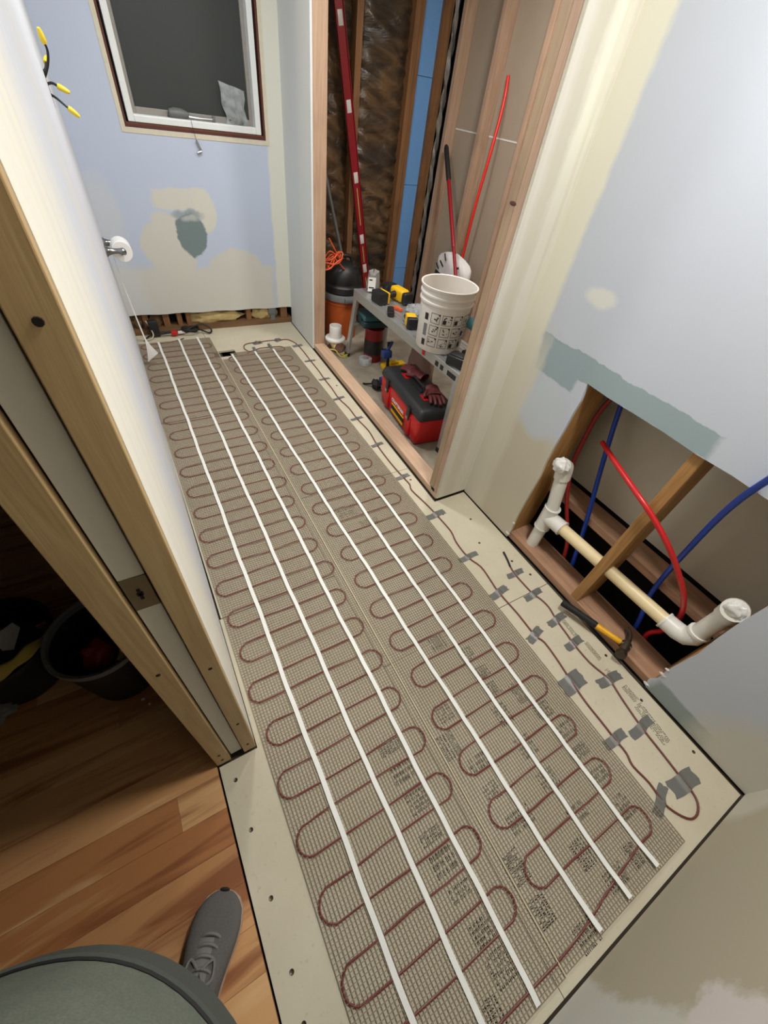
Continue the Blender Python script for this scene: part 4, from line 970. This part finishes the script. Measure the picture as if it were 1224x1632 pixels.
mb = MB(T(1.60,2.71,.2755) @ RZ(-6)); mb.rbox(-.123,.123,-.083,.083,.049,.090,.012,3); mb.rbox(-.06,.06,-.05,.05,.089,.094,.003); lidg = obj('lid', mb, 'teal', t)
mb = MB(T(1.60,2.71,.2755) @ RZ(-6)); mb.rbox(-.132,-.124,-.03,.03,.03,.065,.003); obj('catch', mb, 'teal_dark', t)
mb = MB(); mb.lathe([(.012,0),(.014,.002),(.014,.035),(.012,.037)], (1.465,2.795,.2735), 14); small('small_jar', 'small cream jar standing on the far platform rung', 'jar', mb, 'pvc_aged')
def fn(u, v):
    a = 2*PI*u; rr = 1+.10*math.sin(4*a+3*v)+.06*math.sin(9*a+8*v); k = 1-.15*v
    return (1.80+.09*rr*k*math.cos(a), 2.30+.13*rr*k*math.sin(a), .001+.30*v+.012*math.sin(5*a)*v)
mb = MB(); mb.grid(fn, 36, 14); small('paper_sack', 'crumpled brown paper sack under the middle of the platform', 'sack', mb, 'paper_brown')
t = thing('closet_flange', 'white closet flange on a cream pipe stub beside the shower sill', 'pipe fitting', (1.375, 2.93, 0))
mb = MB(); mb.lathe([(.047,.105),(.048,.108),(.048,.19),(.046,.195),(.041,.195),(.041,.108)], (1.375,2.93,0), 28); obj('collar', mb, 'pvc_white', t)
mb = MB(); mb.lathe([(.044,.085),(.076,.085),(.080,.088),(.080,.100),(.076,.1045),(.044,.1045)], (1.375,2.93,0), 32); obj('flange_ring', mb, 'pvc_white', t)
mb = MB(); mb.tube(catmull([(1.375,2.93,.086),(1.375,2.925,.062),(1.377,2.905,.048),(1.382,2.865,.044)],4), .0425, 22, caps=False); obj('pipe_stub', mb, 'pvc_aged', t)
mb = MB(); mb.tube([(1.3825,2.869,.044),(1.383,2.8640,.044)], .037, 22); obj('pipe_bore', mb, 'brown_card', t)
t = thing('cord_coil', 'loose ochre cord curled on the floor by the pipe fitting', 'cord', (1.40, 2.80, 0))
mb = MB(); mb.tube(catmull([(1.30,2.86,.042),(1.335,2.83,.042),(1.36,2.80,.006),(1.40,2.78,.006),(1.43,2.80,.006),(1.42,2.83,.008),(1.385,2.82,.014),(1.39,2.785,.016),(1.42,2.785,.02)],6), .0055, 8); obj('cord', mb, 'towel_yellow', t)
# wet vac bucket with its cord
t = thing('bucket_vac', 'orange bucket vacuum with a black motor head behind the partition', 'vacuum', (1.55, 3.2, 0))
VX, VY = 1.55, 3.2
mb = MB(); mb.lathe([(.12,0),(.126,.004),(.143,.275),(.148,.277),(.148,.287),(.143,.289),(.145,.32),(.02,.32)], (VX,VY,0), 36); obj('orange_bucket', mb, 'bucket_orange', t)
mb = MB(); mb.lathe([(.15,.305),(.157,.308),(.157,.345),(.152,.355),(.02,.355)], (VX,VY,0), 36); mb.rbox(VX-.05,VX+.03,VY-.172,VY-.15,.31,.345,.005); obj('collar', mb, 'grey_plastic', t)
mb = MB(); mb.lathe([(.14,.355),(.152,.365),(.15,.405),(.140,.415),(.138,.43),(.142,.44),(.130,.50),(.10,.545),(.05,.565),(.0001,.57)], (VX,VY,0), 36); hd = obj('motor_head', mb, 'black_plastic', t)
mb = MB(); mb.tube(catmull([(VX-.06,VY-.02,.545),(VX-.05,VY-.02,.60),(VX+.05,VY-.02,.60),(VX+.06,VY-.02,.545)],5), .014, 10); obj('handle', mb, 'black_plastic', hd)
mb = MB(); mb.lathe([(.022,0),(.022,.03),(.018,.034)], (VX+.06,VY-.07,.52), 14); obj('switch_knob', mb, 'black_rubber', hd)
pts = []
for k in range(40):
    a = k*.62; pts.append((1.385+.07*math.cos(a)+.025*math.sin(k*.9), 3.07+.03*math.sin(a), .605+.035*math.sin(a+.5+.03*k)+.022*math.sin(k*1.7)))
mb = MB(); mb.tube(catmull([(1.36,3.05,.75)]+pts[::1]+[(1.52,3.10,.53)],3), .0048, 6); tag(obj('extension_cord', mb, 'orange_cord'), 'tangled orange extension cord hanging behind the end stud', 'cord')
mb = MB(); blob(mb, (1.40,3.42,.60), (.07,.05,.10), random.Random(41), 20, 12, .25); small('insulation_tuft', 'loose yellow insulation tuft above the bucket vacuum', 'insulation', mb, 'insulation_yellow')

# long red level leaning along the far framing, and a grey rod
t = thing('spirit_level', 'long dark red spirit level leaning on the far studs', 'spirit level', (1.97, 3.44, 0))
A = Vector((1.975,3.455,.002)); B = Vector((1.575,3.500,1.93)); L = (B-A).length; M = frame(A, B-A, (0,-1,0))
mb = MB(M); 
for y0, y1 in ((-.031,-.026),(.026,.031)): mb.box(0,L,y0,y1,-.012,.012)
mb.box(0,L,-.026,.026,-.009,.004); obj('beam', mb, 'level_red', t, smooth=False, bev=.0015)
for s in (.08,.40,.62,1.02,1.40,1.78):
    mb = MB(M); mb.rbox(s,s+.065,-.017,.017,-.004,.0065,.003); w = obj('vial_window', mb, 'level_window', t)
mb = MB(M); 
for s0, s1 in ((.12,.36),(.48,.60),(.75,.99)): mb.box(s0,s1,-.003,.003,.0041,.0047)
obj('scale_print', mb, 'towel_yellow', t, smooth=False)
for s in (0, L):
    mb = MB(M); mb.rbox(s-.004,s+.004,-.033,.033,-.014,.014,.003); obj('end_cap', mb, 'black_rubber', t)
small('grey_rod', 'thin grey metal rod leaning behind the bucket vacuum', 'rod', MB().tube([(1.80,3.41,.002),(1.487,3.42,1.05)], .012, 10), 'grey_plastic')
t = thing('red_pole', 'dark red pole with a black grip leaning on the right shower wall', 'pole', (2.003, 1.962, 0))
A = Vector((2.003,1.962,.004)); B = Vector((2.436,3.330,1.278)); 
mb = MB(); mb.tube([A, A.lerp(B,.60)], .0125, 12); obj('lower_tube', mb, 'pole_red', t)
mb = MB(); mb.tube([A.lerp(B,.595), A.lerp(B,.60), A.lerp(B,.88)], [.0135,.0150,.0150], 12); obj('upper_tube', mb, 'pole_red', t)
mb = MB(); mb.tube([A.lerp(B,.86), A.lerp(B,.865), A.lerp(B,.99), A.lerp(B,1)], [.015,.0185,.0185,.012], 12); obj('grip', mb, 'black_rubber', t)
tag(obj('pex_pipe', MB().tube(catmull([(2.53,2.922,1.666),(2.518,2.894,1.585),(2.497,2.868,1.469),(2.46,2.84,1.281),(2.435,2.834,1.074),(2.430,2.84,.862),(2.436,2.852,.673),(2.445,2.865,.391),(2.448,2.87,.10),(2.440,2.87,.012)],8), .0105, 10), 'pex_orange_red'), 'bright red plastic pipe leaning on the right shower studs', 'pipe')
# mortar sack behind the bucket
t = thing('mortar_sack', 'white paper mortar sack with black print behind the bucket', 'sack', (2.37, 2.90, 0))
def fn(u, v):
    a = 2*PI*u; c = math.cos(a); s = math.sin(a); top = max(0,(v-.86)/.14); bot = max(0,(.08-v)/.08)
    k = (1-top**2.2*.98)*(1-.45*bot)
    return (2.375+.055*k*(abs(c)**.7*(1 if c > 0 else -1))*(1+.06*math.sin(9*v+3*s)), 2.86+.205*(1-top**3*.92)*(abs(s)**.7*(1 if s > 0 else -1))+.01*math.sin(7*v), .001+.685*v+.012*math.sin(4*a)*v)
mb = MB(); mb.grid(fn, 40, 30); sk = obj('paper_body', mb, 'paper_white', t)
rnd = random.Random(17)
for (y, z, w, hh, a) in ((2.95,.60,.06,.012,30),(3.0,.57,.05,.012,40),(2.97,.52,.09,.03,10),(2.75,.62,.05,.014,-30),(2.92,.655,.05,.010,60),(2.86,.45,.2,.05,0),(2.86,.35,.22,.03,0)):
    mb = MB(T(2.3165,y,z) @ RX(a)); mb.box(-.004,.0,-w/2,w/2,-hh/2,hh/2); obj('print_mark', mb, 'print_black', sk, smooth=False)

# ------------------------------------------------------------------ hallway: two waste bins and litter
def bin_(label, x, y, r, hgt, rim):
    t = thing('waste_bin', label, 'bin', (x, y, 0), 'dark waste bins in the hall')
    mb = MB(); mb.lathe([(.0001,.006),(r*.74,.006),(r*.76,0),(r*.80,.004),(r*.98,hgt-.02),(r*.96,hgt-.02),(r*.76,.014),(.0001,.012)], (x,y,0), 36); obj('tub', mb, 'bin_dark', t)
    mb = MB(); mb.lathe([(r*.955,hgt-.024),(r*1.03,hgt-.022),(r*1.05,hgt-.010),(r*1.03,hgt),(r*.96,hgt-.004),(r*.955,hgt-.024)], (x,y,0), 36); mb.f = [f for f in mb.f if len(f) == 4]; obj('rim', mb, rim, t); return t
bin_('dark round waste bin with a grey rim beside the door jamb', -.365, .845, .135, .28, 'bin_rim')
bin_('black round waste bin heaped with rags, further from the door', -.655, .985, .15, .22, 'bin_dark')
def litter(name, label, cat, c, r, seed, m, amp=.2): 
    mb = MB(); blob(mb, c, r, random.Random(seed), 20, 12, amp); return small(name, label, cat, mb, m)
litter('red_wrapper', 'crumpled red wrapper inside the grey-rimmed bin', 'wrapper', (-.385,.815,.20), (.05,.055,.06), 1, 'pex_red_deep', .12)
litter('crumpled_paper', 'crumpled white paper inside the grey-rimmed bin', 'paper', (-.30,.855,.225), (.035,.045,.035), 2, 'paper_white')
litter('crumpled_paper', 'cream crumpled paper against the jamb side of the grey-rimmed bin', 'paper', (-.305,.775,.215), (.028,.03,.03), 3, 'pvc_aged')
litter('dark_bag', 'dark bag at the bottom of the grey-rimmed bin', 'bag', (-.36,.86,.085), (.085,.085,.065), 4, 'black_rubber')
litter('grey_rag', 'grey rag heaped on the black bin at the left', 'rag', (-.72,1.01,.225), (.08,.09,.07), 5, 'crumple_grey')
litter('dark_rag', 'dark rag filling the black bin', 'rag', (-.645,.985,.13), (.115,.115,.095), 6, 'black_rubber', .08)
def fn(u, v): 
    a = (u-.5); return (-.60+.17*a+.02*v, .875+.10*a+.055*(v-.5), .218+.03*math.sin(PI*u)*math.sin(PI*v)+.035*abs(a)+.006*math.sin(u*14+v*6))
mb = MB(); mb.grid(fn, 18, 8, .008); small('yellow_cloth', 'folded yellow-edged cloth on the front of the black bin', 'cloth', mb, 'towel_yellow')
mb = MB(T(-.595,.955,.243) @ RZ(25) @ RX(35)); mb.prism([(-.03,-.02),(-.01,-.035),(.035,.01),(.03,.035),(-.03,.03)], 0, .004); small('paper_scrap', 'pale paper scrap on the rags in the black bin', 'paper', mb, 'card_grey')
mb = MB(T(-.522,.985,.17) @ RZ(15) @ RX(12)); mb.box(-.012,.012,-.004,.004,-.05,.075); small('card_strip', 'narrow card strip standing between the two bins', 'card', mb, 'brown_card', smooth=False)
litter('grey_litter', 'crumpled grey litter on the hall floor left of the bins', 'litter', (-.745,.865,.028), (.06,.06,.026), 9, 'crumple_grey', .3)
for i, (x, y) in enumerate(((-.335,.715),(-.318,.69))):
    mb = MB(); blob(mb, (x,y,.003), (.006-.002*i,.005,.003), random.Random(i+50), 8, 6, .2); small('plaster_crumb', ('larger white plaster crumb on the hall floor by the bin','smaller white plaster crumb on the hall floor by the bin')[i], 'crumb', mb, 'paper_white')
# ------------------------------------------------------------------ the photographer in the doorway
F = Vector((.47,.883,0)); Rv = Vector((.883,-.47,0)); Zv = Vector((0,0,1))
PC = Vector((-.295,-.118,0))
def BP(r, f, z): return PC+Rv*r+F*f+Zv*z
def skin_mesh(name, chains, m, root):
    """chains = lists of (key or None, position, radius); a key that was used before joins the chain there"""
    vs = []; rs = []; es = []; keys = {}
    for ch in chains:
        prev = None
        for key, p, r in ch:
            if key in keys: i = keys[key]
            else:
                i = len(vs); vs.append(Vector(p)); rs.append(r)
                if key: keys[key] = i
            if prev is not None: es.append((prev, i))
            prev = i
    me = bpy.data.meshes.new(name); me.from_pydata([tuple(v-PC) for v in vs], es, [])
    o = bpy.data.objects.new(name, me); C.objects.link(o); o.location = PC
    o.modifiers.new('skin', 'SKIN'); sv = me.skin_vertices[0] if len(me.skin_vertices) else None
    if sv is None:
        bpy.context.view_layer.objects.active = o
        me.skin_vertices.new() if hasattr(me.skin_vertices, 'new') else None
        sv = me.skin_vertices[0]
    for d, r in zip(sv.data, rs): d.radius = (r, r); d.use_root = False
    sv.data[keys[root]].use_root = True
    s = o.modifiers.new('smooth', 'SUBSURF'); s.levels = 2; s.render_levels = 2
    me.materials.append(MAT[m])
    for p in me.polygons: p.use_smooth = True
    o.modifiers['skin'].use_smooth_shade = True
    return o
camv = Vector((0,0,CAM_H)); upv = up.copy(); fw = fwd.copy(); rr = rt.copy()
def CP(r, u, b): return camv+rr*r+upv*u-fw*b          # hand space: right, up the phone, behind the phone
la = BP(-.04,.019,.09); ra = BP(.03,-.27,.09)
hip_l = BP(-.085,0,.90); hip_r = BP(.085,-.02,.90)
ch = [
 [('pel',BP(0,-.01,.94),.135),('waist',BP(0,-.01,1.08),.125),('chest',BP(0,-.03,1.26),.135),('ct',BP(0,-.05,1.37),.092),('neck',BP(0,-.045,1.46),.056),('hb',BP(0,-.02,1.53),.070),('hm',BP(0,-.01,1.60),.088),('ht',BP(0,-.02,1.68),.078),(None,BP(0,-.03,1.73),.045)],
 [('hb',None,0),('chin',BP(0,.055,1.515),.034)], [('hm',None,0),('nb',BP(0,.078,1.60),.018),(None,BP(0,.098,1.575),.013)],
 [('hm',None,0),(None,BP(-.088,-.01,1.60),.018)], [('hm',None,0),(None,BP(.088,-.01,1.60),.018)],
 [('pel',None,0),('hl',hip_l,.092),(None,BP(-.065,-.03,.50),.062),(None,(la+BP(-.065,-.03,.50))/2,.056),('al',la,.034),(None,la+F*.07-Zv*.055,.018),(None,la+F*.13-Zv*.062,.014)],
 [('pel',None,0),('hr',hip_r,.092),(None,BP(.07,-.11,.50),.062),(None,(ra+BP(.07,-.11,.50))/2,.056),('ar',ra,.034),(None,ra+F*.07-Zv*.055,.018),(None,ra+F*.13-Zv*.062,.014)],
 [('ct',None,0),('sl',BP(-.165,-.055,1.365),.052),(None,BP(-.235,-.07,1.12),.046),(None,BP(-.245,.0,.90),.034),('wl',BP(-.245,.03,.84),.026),('pl',BP(-.245,.05,.78),.030)],
 [('ct',None,0),('sr',BP(.165,-.06,1.365),.052),(None,BP(.235,-.175,1.27),.045),(None,CP(.06,-.20,.10),.033),('wr',CP(.045,-.165,.05),.025),('pr',CP(.03,-.125,.036),.026)],
]
for k, (dx, L) in enumerate(((-.018,.075),(-.006,.085),(.007,.080),(.019,.065))):     # left fingers, relaxed
    a = BP(-.245+dx*.3, .05+dx*1.3, .765)
    ch.append([('pl',None,0),(None,a+Zv*-.01,.0105),(None,a+Zv*-(.01+L*.45)+Rv*.008,.0090),(None,a+Zv*-(.01+L*.75)+Rv*.020,.0082),(None,a+Zv*-(.01+L*.92)+Rv*.034,.0072)])
ch.append([('pl',None,0),(None,BP(-.225,.085,.765),.0115),(None,BP(-.215,.098,.735),.0095),(None,BP(-.212,.10,.712),.008)])
for k, (u0, L) in enumerate(((-.085,.050),(-.103,.054),(-.121,.052),(-.138,.045))):   # right fingers along the phone's far edge
    ch.append([('pr',None,0),(None,CP(.0,u0,.034),.0100),(None,CP(-.028,u0,.032),.0088),(None,CP(-.043,u0+.002,.024),.0080),(None,CP(-.045,u0+.003,.013),.0070)])
ch.append([('pr',None,0),(None,CP(.050,-.105,.030),.0115),(None,CP(.051,-.080,.022),.0098),(None,CP(.048,-.058,.017),.0085)])
person = skin_mesh('person', ch, 'skin', 'pel')
tag(person, 'person in a grey-green shirt standing in the doorway, photographing downwards', 'person')
def loft(rings, n=80):
    mb = MB(); vs = []; fs = []
    for (c, a, b, dz) in rings:
        for k in range(n):
            t = 2*PI*k/n; vs.append(c+Rv*(a*math.cos(t))+F*(b*math.sin(t))+Zv*(dz*math.sin(t)))
    for i in range(len(rings)-1):
        for k in range(n): fs.append((i*n+k, i*n+(k+1)%n, (i+1)*n+(k+1)%n, (i+1)*n+k))
    return mb.add(vs, fs)
rings = [(BP(0,0,.915),.207,.203,0),(BP(0,0,.945),.2055,.201,0),(BP(0,0,.99),.198,.194,0),(BP(0,0,1.05),.19,.185,0),(BP(0,-.01,1.12),.182,.172,0),(BP(0,-.02,1.20),.182,.158,0),(BP(0,-.03,1.28),.188,.150,0),(BP(0,-.04,1.35),.205,.138,0),(BP(0,-.048,1.40),.200,.120,-.006),(BP(0,-.05,1.437),.165,.100,-.01),(BP(0,-.05,1.462),.10,.082,-.012)]
sh = obj('shirt', loft(rings), 'shirt', person)
hem = [(BP(0,0,.912),.2075,.2035,0),(BP(0,0,.910),.2105,.2065,0),(BP(0,0,.946),.2085,.2045,0),(BP(0,0,.950),.2035,.1990,0)]
obj('hem', loft(hem), 'shirt_hem', sh)
obj('hem_crease', loft([(BP(0,0,.948),.2062,.2020,0),(BP(0,0,.9505),.2066,.2024,0),(BP(0,0,.953),.2050,.2005,0)]), 'black_rubber', sh)  # black ring: the shade in the crease above the hem, added as colour
for s in (0, 1):
    A = BP((-.15,.15)[s],-.055,1.38); Bp = BP(-.222,-.067,1.18) if s == 0 else BP(.225,-.15,1.295)
    mb = MB(); mb.tube([A, A.lerp(Bp,.3), A.lerp(Bp,.7), Bp], [.070,.076,.070,.066], 18, caps=False); obj('sleeve', mb, 'shirt', sh)
mb = loft([(BP(0,0,.86),.185,.165,0),(BP(0,0,.98),.175,.160,0)])
for h_, kn, an in ((hip_l, BP(-.065,-.03,.50), la), (hip_r, BP(.07,-.11,.50), ra)):
    mb.tube([h_+Zv*.03, h_, h_.lerp(kn,.5), kn, kn.lerp(an,.5), an+Zv*.0], [.098,.106,.090,.074,.066,.058], 20)
mb.ell(BP(0,-.01,.86),(.17,.15,.09))
obj('trousers', mb, 'denim', person)
mb = MB(); c = BP(0,-.03,1.645)
mb.ell(c, (.098,.100,.108), 20, 12); mb.v = [v for v in mb.v]
keep = [f for f in mb.f if sum((mb.v[i]-c).dot(F) for i in f)/4 < .045 or sum((mb.v[i]-c).z for i in f)/4 > .055]; mb.f = keep
obj('hair', mb, 'hair', person)
for s in (-1, 1):
    mb = MB(); mb.ell(BP(.032*s,.072,1.615), (.010,.010,.007), 12, 8); ey = obj('eye', mb, 'paper_white', person)
    mb = MB(); mb.ell(BP(.032*s,.0785,1.615), (.0045,.0045,.0045), 10, 6); obj('iris', mb, 'hair', ey)
mb = MB(); mb.ell(BP(0,.070,1.548), (.016,.008,.0045), 12, 6); obj('mouth', mb, 'pex_red_deep', person)
# knit sneakers
def shoe(toe, d, left):
    d = Vector((d[0],d[1],0)).normalized(); sd = Vector((d.y,-d.x,0)); L = .285
    def S(s, w, z): return Vector((toe[0],toe[1],0))-d*(L-s)+sd*w+Zv*z
    out = [(0,.024),(.01,.035),(.05,.043),(.10,.045),(.15,.052),(.19,.059),(.22,.060),(.25,.053),(.27,.039),(.281,.022)]
    skew = lambda s: (.012 if left else -.012)*max(0,(s-.12)/.165)
    # sole
    poly = [(s, w+skew(s)) for s, w in out]+[(.2855, skew(.285))]+[(s, -w+skew(s)) for s, w in reversed(out)]
    mb = MB(); n = len(poly); vs = [S(s,w*.97,.0) for s,w in poly]+[S(s,w*1.03,.012) for s,w in poly]+[S(s,w,.027+(.004 if s>.25 else 0)) for s,w in poly]
    fs = [tuple(range(n-1,-1,-1)), tuple(range(2*n,3*n))]+[(i,(i+1)%n,n+(i+1)%n,n+i) for i in range(n)]+[(n+i,n+(i+1)%n,2*n+(i+1)%n,2*n+i) for i in range(n)]
    mb.add(vs, fs); obj('shoe_sole', mb, 'shoe_sole', person)
    top = [(0,.085),(.03,.095),(.07,.098),(.10,.094),(.13,.084),(.16,.073),(.19,.064),(.22,.057),(.25,.050),(.27,.042),(.281,.034)]
    def tz(s):
        for (q0,z0),(q1,z1) in zip(top,top[1:]):
            if s <= q1: return z0+(z1-z0)*(s-q0)/(q1-q0)
        return top[-1][1]
    def hw(s):
        for (a,wa),(b,wb) in zip(out,out[1:]):
            if s <= b: return wa+(wb-wa)*(s-a)/(b-a)
        return out[-1][1]
    def fn(u, v):
        s = .2815*v; a = PI*u
        z = tz(s)
        w = hw(s)*1.0; c = math.cos(a)
        x = w*(abs(c)**.75)*(1 if c > 0 else -1)
        return S(s, x+skew(s), .022+(z-.022)*math.sin(a)**.62)
    mb = MB(); mb.grid(fn, 20, 34); up_ = obj('shoe_upper', mb, 'shoe_knit', person)
    mb = MB(); mb.tube([S(.2835,skew(.28)+.006*k,.034) for k in (-2,-1,0,1,2)], [.002,.0042,.0046,.0042,.002], 8); obj('toe_bumper', mb, 'black_rubber', up_)
    mb = MB(); mb.grid(lambda u,v: S(.09+.11*v, (u-.5)*.040+skew(.12), tz(.09+.11*v)+.0035-.006*(2*u-1)**2), 6, 8, .003); obj('tongue', mb, 'shoe_lace', up_)
    for s in (.205,.188,.170,.150):
        mb = MB(); mb.tube(catmull([S(s-.012,-.030+skew(s),tz(s)-.010),S(s,-.012+skew(s),tz(s)+.004),S(s,.012+skew(s),tz(s)+.004),S(s-.012,.030+skew(s),tz(s)-.010)],4), .0038, 6); obj('lace', mb, 'shoe_lace', up_)
    for w in (-1,1):
        mb = MB(); q = [S(.145,.004*w,tz(.145)+.008),S(.128,.018*w,tz(.128)+.010),S(.138,.032*w,tz(.138)+.004),S(.165,.026*w,tz(.165)+.005),S(.150,.004*w,tz(.15)+.009)]
        mb.tube(catmull(q,5), .0030, 6); obj('lace_bow', mb, 'shoe_lace', up_)
shoe((-.222,.120), (.50,.866), True)
ft = ra+F*.19; shoe((ft.x, ft.y), (F.x, F.y), False)
# phone held just behind the lens position
t = thing('smartphone', 'black smartphone held in the right hand of the person', 'phone', CP(0,-.06,.012))
Mp = Matrix(((rr.x,upv.x,-fw.x,0),(rr.y,upv.y,-fw.y,0),(rr.z,upv.z,-fw.z,CAM_H),(0,0,0,1)))
mb = MB(Mp); mb.rbox(-.020,.055-.005,-.135,.018,.008,.016,.003,2); obj('case', mb, 'black_plastic', t)
mb = MB(Mp); mb.box(-.017,.047,-.131,.014,.0161,.0165); obj('screen', mb, 'glass_night', t, smooth=False)
